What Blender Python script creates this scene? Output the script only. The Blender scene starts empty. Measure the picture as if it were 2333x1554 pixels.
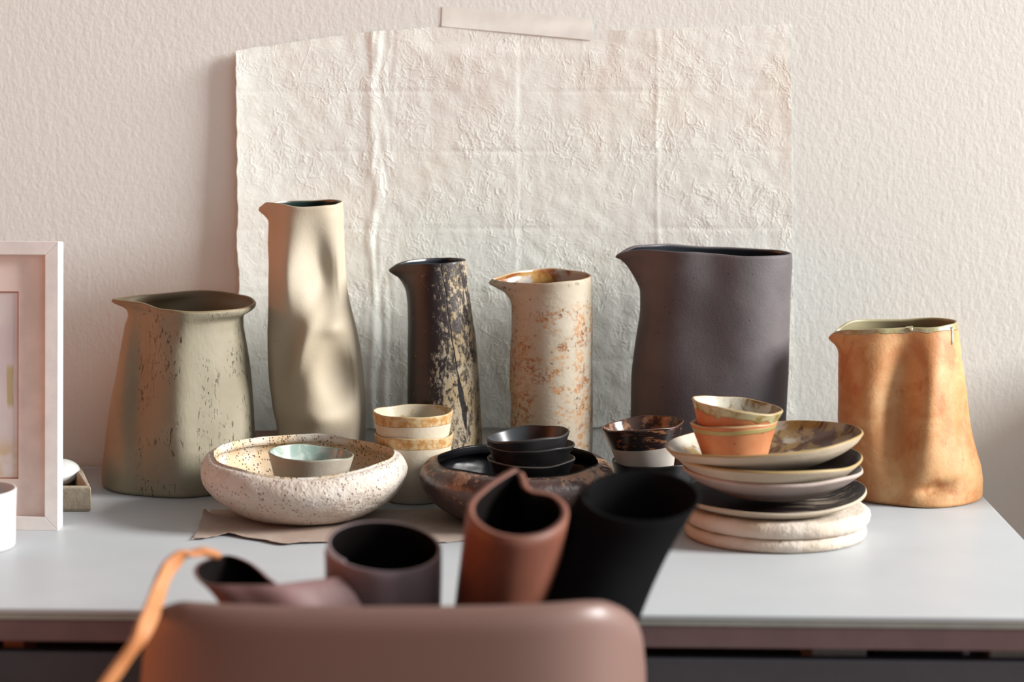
import bpy, math, random
from mathutils import Vector, Matrix, Euler, noise

random.seed(7)
D = bpy.data
C = bpy.context.scene.collection
SC = bpy.context.scene
PI = math.pi

# ------------------------------------------------------------------ camera
W, H, F = 2333.0, 1554.0, 5000.0
CAM = Vector((0, 0, 1.3625))
YAW, PITCH, ROLL = 0.0226, math.atan((777 - 119.5) / F), 0.0041
M = Matrix.Rotation(YAW, 3, 'Z') @ Matrix.Rotation(PI / 2 - PITCH, 3, 'X') @ Matrix.Rotation(ROLL, 3, 'Z')
cam_d = D.cameras.new('camera')
cam = D.objects.new('camera', cam_d); C.objects.link(cam)
cam.location = CAM; cam.rotation_euler = M.to_euler()
cam_d.sensor_width = 36.0; cam_d.lens = F / W * 36.0
cam_d.clip_start = 0.05; cam_d.clip_end = 50
cam_d.dof.use_dof = True; cam_d.dof.focus_distance = 2.96; cam_d.dof.aperture_fstop = 2.5
SC.camera = cam

# ------------------------------------------------------------------ world, window light, exposure
SC.view_settings.view_transform = 'Standard'
SC.view_settings.look = 'None'
SC.view_settings.exposure = 0.0
SC.view_settings.gamma = 1.0
SC.view_settings.use_curve_mapping = False

wd = D.worlds.new('room_ambience'); SC.world = wd; wd.use_nodes = True
nt = wd.node_tree; nt.nodes.clear()
wo = nt.nodes.new('ShaderNodeOutputWorld'); wb = nt.nodes.new('ShaderNodeBackground')
tc = nt.nodes.new('ShaderNodeTexCoord'); dp = nt.nodes.new('ShaderNodeVectorMath'); dp.operation = 'DOT_PRODUCT'
dp.inputs[1].default_value = Vector((-0.98, -0.12, -0.16)).normalized()
rp = nt.nodes.new('ShaderNodeValToRGB')
mp = nt.nodes.new('ShaderNodeMapRange'); mp.inputs[1].default_value = -1; mp.inputs[2].default_value = 1
nt.links.new(tc.outputs['Generated'], dp.inputs[0]); nt.links.new(dp.outputs['Value'], mp.inputs[0])
nt.links.new(mp.outputs[0], rp.inputs[0])
rp.color_ramp.elements[0].position = 0.0; rp.color_ramp.elements[0].color = (0.16, 0.18, 0.20, 1)
rp.color_ramp.elements[1].position = 1.0; rp.color_ramp.elements[1].color = (5.2, 1.45, 0.42, 1)
e = rp.color_ramp.elements.new(0.5); e.color = (0.060, 0.060, 0.064, 1)
e = rp.color_ramp.elements.new(0.68); e.color = (0.06, 0.045, 0.038, 1)
e = rp.color_ramp.elements.new(0.90); e.color = (0.30, 0.11, 0.045, 1)
# broad pale glow of the bright half of the room, front right
dq = nt.nodes.new('ShaderNodeVectorMath'); dq.operation = 'DOT_PRODUCT'; dq.inputs[1].default_value = Vector((0.64, -0.74, 0.22)).normalized()
mq = nt.nodes.new('ShaderNodeMath'); mq.operation = 'MAXIMUM'; mq.inputs[1].default_value = 0.0
mw = nt.nodes.new('ShaderNodeMath'); mw.operation = 'POWER'; mw.inputs[1].default_value = 4.0
vs = nt.nodes.new('ShaderNodeVectorMath'); vs.operation = 'SCALE'; vs.inputs[0].default_value = (1.05, 1.07, 1.07)
va = nt.nodes.new('ShaderNodeVectorMath'); va.operation = 'ADD'
nt.links.new(tc.outputs['Generated'], dq.inputs[0]); nt.links.new(dq.outputs['Value'], mq.inputs[0]); nt.links.new(mq.outputs[0], mw.inputs[0])
nt.links.new(mw.outputs[0], vs.inputs['Scale']); nt.links.new(vs.outputs[0], va.inputs[0]); nt.links.new(rp.outputs[0], va.inputs[1])
nt.links.new(va.outputs[0], wb.inputs[0]); wb.inputs[1].default_value = 0.9
nt.links.new(wb.outputs[0], wo.inputs[0])

def area(name, loc, target, sx, sy, power, color):
    l = D.lights.new(name, 'AREA'); l.shape = 'RECTANGLE'; l.size = sx; l.size_y = sy
    l.energy = power; l.color = color
    o = D.objects.new(name, l); C.objects.link(o); o.location = loc
    o.rotation_euler = (Vector(target) - Vector(loc)).to_track_quat('-Z', 'Y').to_euler()
    return o
area('window_light', (7.2, 1.75, 4.0), (0, 2.6, 1.0), 2.5, 2.5, 1640, (1.0, 0.985, 0.955))

# ------------------------------------------------------------------ helpers
def ray(px, py):
    return M @ Vector(((px - W / 2) / F, -(py - H / 2) / F, -1))
def P(px, py, Y):
    d = ray(px, py); return CAM + d * (Y / d.y)
def PZ(px, py, z):
    d = ray(px, py); return CAM + d * ((z - CAM.z) / d.z)
TZ = 0.75                                   # table top height

def link(o, parent=None):
    C.objects.link(o)
    if parent: o.parent = parent
    return o
def tag(o, label=None, cat=None, group=None, kind=None):
    if label: o['label'] = label
    if cat: o['category'] = cat
    if group: o['group'] = group
    if kind: o['kind'] = kind
    return o
def empty(name, loc, label, cat, group=None, rot=(0, 0, 0)):
    o = D.objects.new(name, None); o.empty_display_size = 0.03
    o.location = loc; o.rotation_euler = rot; link(o)
    return tag(o, label, cat, group)
def mesh_obj(name, verts, faces, mat, parent=None, smooth=True, loc=None, bevel=0, normals=None):
    me = D.meshes.new(name); me.from_pydata([tuple(v) for v in verts], [], faces)
    me.materials.append(mat); me.update()
    if smooth: me.shade_smooth()
    if normals: me.normals_split_custom_set_from_vertices([tuple(n) for n in normals])
    o = D.objects.new(name, me); link(o, parent)
    if loc is not None: o.location = loc
    if bevel:
        b = o.modifiers.new('bevel', 'BEVEL'); b.width = bevel; b.segments = 3; b.limit_method = 'ANGLE'
        b.harden_normals = False
    return o
def box_data(x0, x1, y0, y1, z0, z1):
    v = [(x0,y0,z0),(x1,y0,z0),(x1,y1,z0),(x0,y1,z0),(x0,y0,z1),(x1,y0,z1),(x1,y1,z1),(x0,y1,z1)]
    f = [(0,3,2,1),(4,5,6,7),(0,1,5,4),(1,2,6,5),(2,3,7,6),(3,0,4,7)]
    return v, f
def box(name, x0, x1, y0, y1, z0, z1, mat, parent=None, bevel=0.0, loc=None):
    v, f = box_data(x0, x1, y0, y1, z0, z1)
    return mesh_obj(name, v, f, mat, parent, smooth=False, bevel=bevel, loc=loc)
def boxes(name, bl, mat, parent=None, bevel=0.0):
    V, Fc = [], []
    for b in bl:
        v, f = box_data(*b); n = len(V); V += v; Fc += [tuple(i + n for i in q) for q in f]
    return mesh_obj(name, V, Fc, mat, parent, smooth=False, bevel=bevel)
def split(o):
    m = o.modifiers.new('crisp_edges', 'EDGE_SPLIT'); m.split_angle = math.radians(50)
def smooth01(x):
    x = max(0.0, min(1.0, x)); return x * x * (3 - 2 * x)
def interp(pts, x):
    """monotone-ish cubic through sorted (x, y...) tuples; returns list"""
    n = len(pts)
    if x <= pts[0][0]: return list(pts[0][1:])
    if x >= pts[-1][0]: return list(pts[-1][1:])
    i = 0
    while pts[i + 1][0] < x: i += 1
    p0, p1 = pts[i], pts[i + 1]; h = p1[0] - p0[0]; t = (x - p0[0]) / h
    out = []
    for k in range(1, len(p0)):
        s = (p1[k] - p0[k]) / h
        def slope(j):
            if j <= 0 or j >= n - 1: return None
            a = (pts[j][k] - pts[j-1][k]) / (pts[j][0] - pts[j-1][0]); b = (pts[j+1][k] - pts[j][k]) / (pts[j+1][0] - pts[j][0])
            if a * b <= 0: return 0.0
            return 2 * a * b / (a + b)
        m0 = slope(i); m1 = slope(i + 1)
        m0 = s if m0 is None else m0; m1 = s if m1 is None else m1
        t2, t3 = t * t, t * t * t
        out.append((2*t3-3*t2+1)*p0[k] + (t3-2*t2+t)*h*m0 + (-2*t3+3*t2)*p1[k] + (t3-t2)*h*m1)
    return out
def periodic(pts, deg):
    """smooth periodic interpolation of (deg, value)"""
    q = [(a - 360, v) for a, v in pts] + list(pts) + [(a + 360, v) for a, v in pts]
    deg = deg % 360
    for i in range(len(q) - 1):
        if q[i][0] <= deg <= q[i + 1][0]:
            t = smooth01((deg - q[i][0]) / (q[i + 1][0] - q[i][0]))
            return q[i][1] * (1 - t) + q[i + 1][1] * t
    return 0.0

# ------------------------------------------------------------------ material builder
KK = 1.0                                    # overall reflectance of the clay materials made below
class MB:
    def __init__(s, name):
        s.m = D.materials.new(name); s.m.use_nodes = True; s.t = s.m.node_tree; s.t.nodes.clear()
        s.out = s.t.nodes.new('ShaderNodeOutputMaterial')
        s.b = s.t.nodes.new('ShaderNodeBsdfPrincipled'); s.t.links.new(s.b.outputs[0], s.out.inputs[0])
        s.tc = s.t.nodes.new('ShaderNodeTexCoord').outputs['Object']
        s.nrm = None
    def n(s, t): return s.t.nodes.new(t)
    def set(s, inp, v):
        if hasattr(v, 'is_linked') or hasattr(v, 'links'): s.t.links.new(v, inp)
        else:
            if isinstance(v, tuple) and len(v) == 3 and inp.type == 'RGBA': v = v + (1,)
            inp.default_value = v
    def vec(s, sc=(1, 1, 1), off=(0, 0, 0), rot=(0, 0, 0)):
        m = s.n('ShaderNodeMapping'); s.set(m.inputs[0], s.tc)
        m.inputs['Location'].default_value = off; m.inputs['Scale'].default_value = sc; m.inputs['Rotation'].default_value = rot
        return m.outputs[0]
    def noise(s, scale, detail=4, rough=0.55, sc=(1,1,1), off=(0,0,0), dist=0.0, rot=(0,0,0)):
        t = s.n('ShaderNodeTexNoise'); s.set(t.inputs['Vector'], s.vec(sc, off, rot))
        t.inputs['Scale'].default_value = scale; t.inputs['Detail'].default_value = detail
        t.inputs['Roughness'].default_value = rough; t.inputs['Distortion'].default_value = dist
        return t.outputs[0]
    def voro(s, scale, sc=(1,1,1), feature='F1', off=(0,0,0), rnd=1.0):
        t = s.n('ShaderNodeTexVoronoi'); t.feature = feature; s.set(t.inputs['Vector'], s.vec(sc, off))
        t.inputs['Scale'].default_value = scale; t.inputs['Randomness'].default_value = rnd
        return t.outputs[0]
    def step(s, v, a, b, lo=0.0, hi=1.0):
        m = s.n('ShaderNodeMapRange'); m.interpolation_type = 'SMOOTHSTEP'
        s.set(m.inputs[0], v); s.set(m.inputs[1], a); s.set(m.inputs[2], b); m.inputs[3].default_value = lo; m.inputs[4].default_value = hi
        return m.outputs[0]
    def ma(s, op, a, b=0.0, c=0.0):
        m = s.n('ShaderNodeMath'); m.operation = op; s.set(m.inputs[0], a); s.set(m.inputs[1], b); s.set(m.inputs[2], c)
        return m.outputs[0]
    def mix(s, f, a, b, mode='MIX'):
        m = s.n('ShaderNodeMix'); m.data_type = 'RGBA'; m.blend_type = mode
        s.set(m.inputs[0], f); s.set(m.inputs[6], a); s.set(m.inputs[7], b)
        return m.outputs[2]
    def xyz(s, i):
        x = s.n('ShaderNodeSeparateXYZ'); s.set(x.inputs[0], s.tc); return x.outputs[i]
    def bump(s, h, dist=0.001, strength=1.0, invert=False):
        b = s.n('ShaderNodeBump'); b.invert = invert; b.inputs['Strength'].default_value = strength
        b.inputs['Distance'].default_value = dist; s.set(b.inputs['Height'], h)
        if s.nrm is not None: s.set(b.inputs['Normal'], s.nrm)
        s.nrm = b.outputs[0]; return s
    def done(s, color, rough=0.6, spec=0.35, metal=0.0, coat=0.0, **kw):
        if KK != 1.0: color = s.mix(1.0, color, (KK, KK, KK), 'MULTIPLY')
        s.set(s.b.inputs['Base Color'], color); s.set(s.b.inputs['Roughness'], rough)
        s.b.inputs['Specular IOR Level'].default_value = spec; s.set(s.b.inputs['Metallic'], metal)
        s.b.inputs['Coat Weight'].default_value = coat; s.b.inputs['Coat Roughness'].default_value = 0.15
        if s.nrm is not None: s.set(s.b.inputs['Normal'], s.nrm)
        for k, v in kw.items(): s.set(s.b.inputs[k], v)
        return s.m

def mat_plain(name, col, rough=0.6, spec=0.3, metal=0.0, bscale=0, bdist=0.0003):
    b = MB(name)
    v = b.noise(30, 3)
    c = b.mix(b.step(v, 0.3, 0.7), tuple(x * 0.93 for x in col), tuple(min(1, x * 1.05) for x in col))
    if bscale: b.bump(b.noise(bscale, 4), bdist)
    return b.done(c, rough, spec, metal)

# wall
b = MB('plaster_white')
b.bump(b.noise(95, 3, 0.5, dist=0.3, sc=(1, 1, .6)), 0.0005)
b.bump(b.noise(210, 3, 0.6, sc=(1, 1, 0.7)), 0.0004)
M_wall = b.done(b.mix(b.step(b.noise(2.2, 3), .3, .7), (0.765, 0.78, 0.745), (0.79, 0.805, 0.775)), 0.85, 0.15)

# handmade paper on the wall
b = MB('handmade_paper')
r1 = b.ma('ABSOLUTE', b.ma('SUBTRACT', b.noise(26, 3, 0.55, dist=0.9), 0.5))
r2 = b.ma('ABSOLUTE', b.ma('SUBTRACT', b.noise(60, 3, 0.55, dist=0.6, off=(3, 1, 2), sc=(1.3, 1, 0.8)), 0.5))
msk = b.step(b.noise(11, 3, off=(8, 1, 1)), .42, .62, .25, 1)
b.bump(b.ma('MULTIPLY', b.step(r1, 0.0, 0.035, 1, 0), msk), 0.0006, 0.5)
b.bump(b.ma('MULTIPLY', b.step(r2, 0.0, 0.07, 1, 0), msk), 0.0004, 0.5)
b.bump(b.noise(75, 5, .65, dist=.5), 0.0011, 0.45)
b.bump(b.noise(160, 3), 0.0003, 0.6)
fx = b.step(b.noise(5.5, 4, 0.6), 0.42, 0.72)
col = b.mix(fx, (0.81, 0.828, 0.785), (0.80, 0.80, 0.73))
col = b.mix(b.step(b.noise(3.0, 3, off=(5, 2, 2)), .58, .74, 0, 0.6), col, (0.72, 0.66, 0.60))
M_paper = b.done(col, 0.9, 0.1)

M_tape = mat_plain('masking_tape', (0.79, 0.79, 0.74), 0.7, 0.15)
b = MB('white_laminate')
sp = b.step(b.voro(18), 0.03, 0.045)
M_table = b.done(b.mix(sp, (0.45, 0.46, 0.46), b.mix(b.step(b.noise(6, 4), .3, .7), (0.43, 0.46, 0.485), (0.46, 0.49, 0.515))), 0.42, 0.35)
M_edge = mat_plain('edge_strip', (0.30, 0.31, 0.28), 0.5)
M_board = mat_plain('table_edge_board', (0.15, 0.095, 0.097), 0.6)
M_steel = mat_plain('dark_steel', (0.06, 0.05, 0.06), 0.5)

# ------------------------------------------------------------------ shell builder for pots
def shell(root, f, th, mats, nt_=80, nth=144, t_in=0.05, spout=None, names=('body', 'interior', 'rim', 'spout'), rimlift=0.35, cx=None):
    """f(t, theta) -> Vector on the outer skin, t 0 (foot) .. 1 (rim). Adds wall thickness, a rounded rim and a floor.
    faces are split into body / interior / rim / spout meshes with shared smooth normals."""
    G = [[f(i / nt_, 2 * PI * j / nth) for j in range(nth)] for i in range(nt_ + 1)]
    Nn = []
    for i in range(nt_ + 1):
        row = []
        for j in range(nth):
            a = G[i][(j + 1) % nth] - G[i][(j - 1) % nth]
            u = G[min(i + 1, nt_)][j] - G[max(i - 1, 0)][j]
            n = a.cross(u)
            row.append(n.normalized() if n.length > 1e-12 else Vector((0, 0, -1)))
        Nn.append(row)
    V, rings = [], []
    def add(row):
        k = len(V); V.extend(row); rings.append(list(range(k, k + nth)))
    kinds = []
    z0 = min(v.z for v in G[0])
    for i in range(nt_ + 1): add(G[i]); kinds.append(('o', i))
    inner_top = [G[nt_][j] - Nn[nt_][j] * th for j in range(nth)]
    for w, l in ((0.2, 0.8), (0.5, 1.0), (0.8, 0.8)):
        add([G[nt_][j].lerp(inner_top[j], w) + Vector((0, 0, th * rimlift * l)) for j in range(nth)]); kinds.append(('r', 0))
    i0 = max(1, int(t_in * nt_))
    for i in range(nt_, i0 - 1, -1):
        row = []
        for j in range(nth):
            p = G[i][j] - Nn[i][j] * th
            p.z = max(p.z, z0 + th)
            row.append(p)
        add(row); kinds.append(('i', i))
    faces = []; fk = []
    for k in range(len(rings) - 1):
        A, B = rings[k], rings[k + 1]
        for j in range(nth):
            j2 = (j + 1) % nth
            faces.append((A[j], A[j2], B[j2], B[j]))
            ka, kb = kinds[k], kinds[k + 1]
            if ka[0] == 'o' and kb[0] == 'o':
                th_ = (j + .5) / nth * 360
                if spout and ka[1] / nt_ > spout[0] and abs(th_ - 180) < spout[1]: fk.append(3)
                else: fk.append(0)
            elif ka[0] == 'i' and kb[0] == 'i': fk.append(1)
            else: fk.append(2)
    c0 = sum(G[0], Vector()) / nth; V.append(c0); ci = len(V) - 1
    for j in range(nth): faces.append((rings[0][(j + 1) % nth], rings[0][j], ci)); fk.append(0)
    last = [V[i] for i in rings[-1]]; c1 = sum(last, Vector()) / nth; V.append(c1); ci = len(V) - 1
    for j in range(nth): faces.append((rings[-1][j], rings[-1][(j + 1) % nth], ci)); fk.append(1)
    me = D.meshes.new('tmp'); me.from_pydata([tuple(v) for v in V], [], faces); me.update()
    vn = [Vector(x.vector) for x in me.vertex_normals]; D.meshes.remove(me)
    objs = {}
    mi = dict(zip((0, 1, 2, 3), (mats[0], mats[1], mats[2] if len(mats) > 2 else mats[0], mats[0])))
    for kind in (0, 1, 2, 3):
        fs = [faces[i] for i in range(len(faces)) if fk[i] == kind]
        if not fs: continue
        used = sorted({i for q in fs for i in q}); mp_ = {o: n for n, o in enumerate(used)}
        o = mesh_obj(names[kind], [V[i] for i in used], [tuple(mp_[i] for i in q) for q in fs], mi[kind], root,
                     normals=[vn[i] for i in used])
        objs[kind] = o
    return objs

def pitcher(name, label, Yc, rows, b_rows, rim, mats, th=0.004, dents=(), spw=36, spy=0.42, sp_t=0.84, ne=2.0, wob=0.0012, seed=0):
    """rows: (py, x_left_true, x_left_body, x_right) silhouette in the plane through the pot's axis, top first."""
    base = P((rows[-1][2] + rows[-1][3]) / 2, 1110, Yc); base.z = TZ
    R_ = []
    for (y, xt, xb, xr) in rows:
        a = P(xt, y, Yc); bb = P(xb, y, Yc); c = P(xr, y, Yc)
        R_.append((bb.z - TZ, a.x - base.x, bb.x - base.x, c.x - base.x))
    R_.sort()
    if R_[0][0] > 0.0: R_.insert(0, (0.0,) + R_[0][1:])
    R_ = [r for r in R_ if r[0] >= 0]
    R_[0] = (0.0,) + R_[0][1:]
    Ht = R_[-1][0]
    root = empty(name, base, label, 'pitcher')
    def f(t, th_):
        if t < 0.04:                      # rounded foot
            q = t / 0.04; zz = 0.006 * (1 - math.cos(q * PI / 2)); inset = 0.007 * (1 - math.sin(q * PI / 2))
        else:
            zz = 0.006 + (Ht - 0.006) * ((t - 0.04) / 0.96); inset = 0
        xt, xb, xr = interp(R_, zz)
        cx_ = (xb + xr) / 2; a = (xr - xb) / 2 - inset
        bb = interp(b_rows, zz / Ht)[0] - inset
        c, s = math.cos(th_), math.sin(th_)
        ex = 2.0 / ne
        X = cx_ + a * math.copysign(abs(c) ** ex, c); Yy = bb * math.copysign(abs(s) ** ex, s)
        S = xb - xt; dth = math.degrees(th_) - 180
        Wt = math.exp(-(dth / spw) ** 2)
        X -= S * Wt
        Yy *= 1 - spy * min(1, S / 0.02) * math.exp(-(dth / (spw * 1.4)) ** 2)
        k = smooth01((t - 0.72) / 0.28)
        z = zz + periodic(rim, math.degrees(th_)) * 0.001 * k
        n = noise.noise(Vector((X * 14 + seed * 7, Yy * 14, z * 9)))
        n2 = noise.noise(Vector((X * 40 + seed * 3, Yy * 40, z * 30)))
        w = wob * (n + 0.25 * n2)
        X += w * c; Yy += w * s
        if s < 0:                          # dents pressed into the front
            for (px, py, sx, sy, amp, ang) in dents:
                q = P(px, py, Yc - 0.04); dx = (base.x + X) - q.x; dz = (TZ + z) - q.z
                ca, sa = math.cos(math.radians(ang)), math.sin(math.radians(ang))
                u = (dx * ca + dz * sa) / (sx * Yc / F); v = (-dx * sa + dz * ca) / (sy * Yc / F)
                Yy += amp * math.exp(-u * u - v * v) * min(1, -s * 1.6)
        return Vector((X, Yy, z))
    shell(root, f, th, mats, 110, 180, 0.06, spout=(sp_t, 42))
    return root

def pot(name, label, cat, X, Y, z, prof, mats, th=0.003, tilt=(0, 0), rotz=0, oval=1.0, irr=0.01, rim=None, rim_irr=0.001, group=None,
        seed=0, parts=('body', 'interior', 'rim', 'spout'), rimlift=0.35, lump=0.0, nt_=64, nth=128):
    """revolved, hand-built pot; prof = (r, z) from the foot to the rim"""
    root = empty(name, (X, Y, z), label, cat, group, rot=(math.radians(tilt[0]), math.radians(tilt[1]), math.radians(rotz)))
    L = [0]
    for i in range(1, len(prof)): L.append(L[-1] + math.dist(prof[i], prof[i - 1]))
    pts = [(L[i] / L[-1], prof[i][0], prof[i][1]) for i in range(len(prof))]
    # Catmull-Rom
    def cr(t):
        i = 0
        while i < len(pts) - 2 and pts[i + 1][0] < t: i += 1
        p1, p2 = pts[i], pts[i + 1]; p0 = pts[i - 1] if i else None; p3 = pts[i + 2] if i + 2 < len(pts) else None
        h = p2[0] - p1[0]; u = (t - p1[0]) / h
        out = []
        for k in (1, 2):
            m1 = (p2[k] - p0[k]) / (p2[0] - p0[0]) * h if p0 else (p2[k] - p1[k])
            m2 = (p3[k] - p1[k]) / (p3[0] - p1[0]) * h if p3 else (p2[k] - p1[k])
            u2, u3 = u * u, u ** 3
            out.append((2*u3-3*u2+1)*p1[k] + (u3-2*u2+u)*m1 + (-2*u3+3*u2)*p2[k] + (u3-u2)*m2)
        return out
    ph = [seed * 1.7 + k * 2.1 for k in range(6)]
    def f(t, a):
        r, zz = cr(t)
        r = max(r, 0.004)
        r *= 1 + irr * (math.sin(2 * a + ph[0]) + 0.6 * math.sin(3 * a + ph[1]) + 0.3 * math.sin(5 * a + ph[2]))
        k = smooth01((t - 0.55) / 0.45)
        zz += k * (rim_irr * (math.sin(2 * a + ph[3]) + 0.7 * math.sin(4 * a + ph[4]) + 0.4 * math.sin(7 * a + ph[5])))
        if rim: zz += k * periodic(rim, math.degrees(a)) * 0.001
        x, y = r * math.cos(a), r * math.sin(a) * oval
        if lump:
            n = noise.noise(Vector((x * 30 + seed, y * 30, zz * 30))) + 0.5 * noise.noise(Vector((x * 70 + seed, y * 70, zz * 70)))
            q = 1 + lump * n / max(r, 0.02)
            x *= q; y *= q
        return Vector((x, y, max(zz, 0)))
    shell(root, f, th, mats, nt_, nth, 0.08, names=parts, rimlift=rimlift)
    return root

# ================================================================== SETTING
WY = 3.2
right_x = PZ(2237, 1128, TZ).x
front_y = PZ(1166, 1397, TZ).y
box('wall_back', -3.0, 3.2, WY, WY + 0.1, 0, 2.8, M_wall)['kind'] = 'structure'
M_floor = mat_plain('wooden_floor', (0.22, 0.15, 0.11), 0.5)
box('floor', -3.0, 3.2, -0.5, WY + 0.1, -0.05, 0, M_floor)['kind'] = 'structure'

# ------------------------------------------------------------------ table
tb = empty('table', (0, 2.8, 0), 'long white-topped table with a dark edge under all the pottery', 'table')
def local(o, par):                      # child meshes are written in world coordinates; shift them under their Empty
    o.location = -par.location
    return o
x0, x1, y0, y1 = -1.06, right_x, front_y, WY - 0.012
local(box('tabletop', x0, x1, y0, y1, TZ - 0.006, TZ, M_table, tb, 0.0012), tb)
local(box('edge_strip', x0, x1, y0 + 0.001, y0 + 0.012, TZ - 0.0125, TZ - 0.006, M_edge, tb), tb)
local(box('edge_board', x0, x1, y0 + 0.002, y1, TZ - 0.038, TZ - 0.0127, M_board, tb, 0.001), tb)
local(box('under_shelf', x0 + 0.05, x1 - 0.03, y0 + 0.03, y1 - 0.15, 0.640, 0.660, M_steel, tb), tb)
M_panel = mat_plain('dark_glossy_panel', (0.055, 0.055, 0.065), 0.28, 0.5)
local(box('front_panel', x0 + 0.05, x1 + 0.0, y0 + 0.006, y0 + 0.024, 0.60, 0.6990, M_panel, tb, 0.002), tb)
for (lx, ly) in ((x0 + 0.03, y0 + 0.06), (x1 - 0.06, y0 + 0.06), (x0 + 0.03, y1 - 0.06), (x1 - 0.06, y1 - 0.06)):
    local(box('leg', lx, lx + 0.04, ly - 0.02, ly + 0.02, 0, TZ - 0.038, M_steel, tb, 0.002), tb)

# things lying in the gap under the tabletop
M_pale = mat_plain('pale_paper', (0.75, 0.68, 0.62), 0.7)
M_orange = mat_plain('orange_card', (0.65, 0.20, 0.07), 0.6)
M_black = mat_plain('black_plastic', (0.014, 0.013, 0.014), 0.5)
def under(name, xa, xb, yy, dep, h, m, label, cat):
    a = P(xa, 1475, yy).x; b_ = P(xb, 1475, yy).x
    return tag(box(name, -(b_ - a) / 2, (b_ - a) / 2, 0, dep, 0, h, m, None, 0.002, loc=((a + b_) / 2, yy, 0.660)), label, cat)
under('paper_stack', 1850, 1975, y0 + 0.06, 0.16, 0.042, M_pale, 'pale stack of paper in the gap below the tabletop', 'paper')
under('cable_box', 1990, 2195, y0 + 0.06, 0.12, 0.045, M_black, 'black box in the gap below the tabletop, right of the paper', 'box')
under('card_box', 2255, 2345, y0 + 0.05, 0.12, 0.044, M_pale, 'pale pinkish box in the gap below the tabletop at the right edge', 'box')
under('card_block', 8, 55, y0 + 0.045, 0.06, 0.0435, M_orange, 'small orange block in the gap below the tabletop at the far left', 'box')

# ------------------------------------------------------------------ low cabinet added unseen right of the table to shade the lower wall
blk = empty('side_light_blocker', (1.15, 3.0, 0), 'low cabinet added unseen right of the table to shade the wall', 'blocker')
M_blk = mat_plain('blocker_grey', (0.35, 0.34, 0.33), 0.6)
BLKH = 1.0
local(box('body', 0.92, 1.6, 2.93, 3.19, 0.0, BLKH, M_blk, blk, 0.004), blk)

# ------------------------------------------------------------------ paper sheet on the wall
def paper_sheet():
    nx, ny = 330, 240
    L0, L1 = (540, 115), (553, 977)                 # left edge
    R0, R1 = (1801, 55), (1812, 970)
    top = [(540, 115), (700, 92), (850, 72), (1010, 62), (1300, 70), (1600, 62), (1801, 55)]
    cx_ = P(1180, 520, WY); base = Vector((cx_.x, WY - 0.004, P(1180, 975, WY).z))
    V = []; foldx = (850, 1178, 1497); foldy = (208, 345, 520, 665, 820)
    for j in range(ny + 1):
        for i in range(nx + 1):
            s = i / nx; t = j / ny
            xl = 540 + 13 * t + 3 * noise.noise(Vector((0, t * 30, 1))) + 4 * noise.noise(Vector((0, t * 9, 5)))
            xr = 1801 + 8 * t + 3 * noise.noise(Vector((3, t * 30, 1))) + 10 * max(0, t - .9) 
            px = xl + (xr - xl) * s
            yt = interp(top, px)[0] + 2.5 * noise.noise(Vector((px * .03, 0, 9))); yb = 977 - 7 * s + 2 * noise.noise(Vector((px * .03, 4, 9)))
            py = yt + (yb - yt) * t
            p = P(px, py, WY)
            # lift from the wall: left edge curls out, small undulation elsewhere
            curl = math.exp(-s / 0.10)
            lift = 0.0010 + (0.011 + 0.010 * t) * curl
            if t < 0.03: lift *= 0.75 + 0.25 * t / 0.03
            lift += 0.0010 * (noise.noise(Vector((px * .006, py * .006, 2))) + 1) * (1 - 0.5 * s)
            lift += 0.0005 * noise.noise(Vector((px * .03, py * .03, 7)))
            lift *= 1 - .75 * smooth01((130 - py) / 40) * smooth01((px - 930) / 60) * smooth01((1430 - px) / 60)
            for k, fx in enumerate(foldx):
                d = px - fx - 6 * noise.noise(Vector((0, py * .012, k * 3))) - (4 if k == 0 else 0) * math.sin(py * .02)
                a = (0.0014, 0.0002, 0.0006)[k] * (0.5 + 0.5 * noise.noise(Vector((k, py * .01, 0))) + 0.25)
                lift += a * math.exp(-(d / (9 if k == 0 else 5)) ** 2) * (1 if k != 1 else 1)
                if k == 1: lift += 0.0004 * smooth01(-d / 12 + .5)
            for k, fy in enumerate(foldy):
                d = py - fy - 3 * noise.noise(Vector((px * .01, k * 2, 3)))
                a = 0.0007 * (0.4 + noise.noise(Vector((px * .004, k * 5, 0))))
                lift -= a * math.exp(-(d / 5) ** 2)
            # vertical crumples beside the first fold
            g = math.exp(-((px - 860) / 45) ** 2)
            lift += 0.0018 * g * abs(noise.noise(Vector((px * .045, py * .006, 4))))
            lift = max(lift, 0.0005)
            V.append(Vector((p.x - base.x, WY - lift - base.y, p.z - base.z)))
    F_ = [(j * (nx + 1) + i, (j + 1) * (nx + 1) + i, (j + 1) * (nx + 1) + i + 1, j * (nx + 1) + i + 1) for j in range(ny) for i in range(nx)]
    o = mesh_obj('wall_paper_sheet', V, F_, M_paper, None, True, loc=base)
    s = o.modifiers.new('th', 'SOLIDIFY'); s.thickness = 0.0003; s.offset = 0; split(o)
    return tag(o, 'large crinkled cream handmade paper sheet with fold creases, taped to the wall', 'paper')
paper_sheet()

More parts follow.
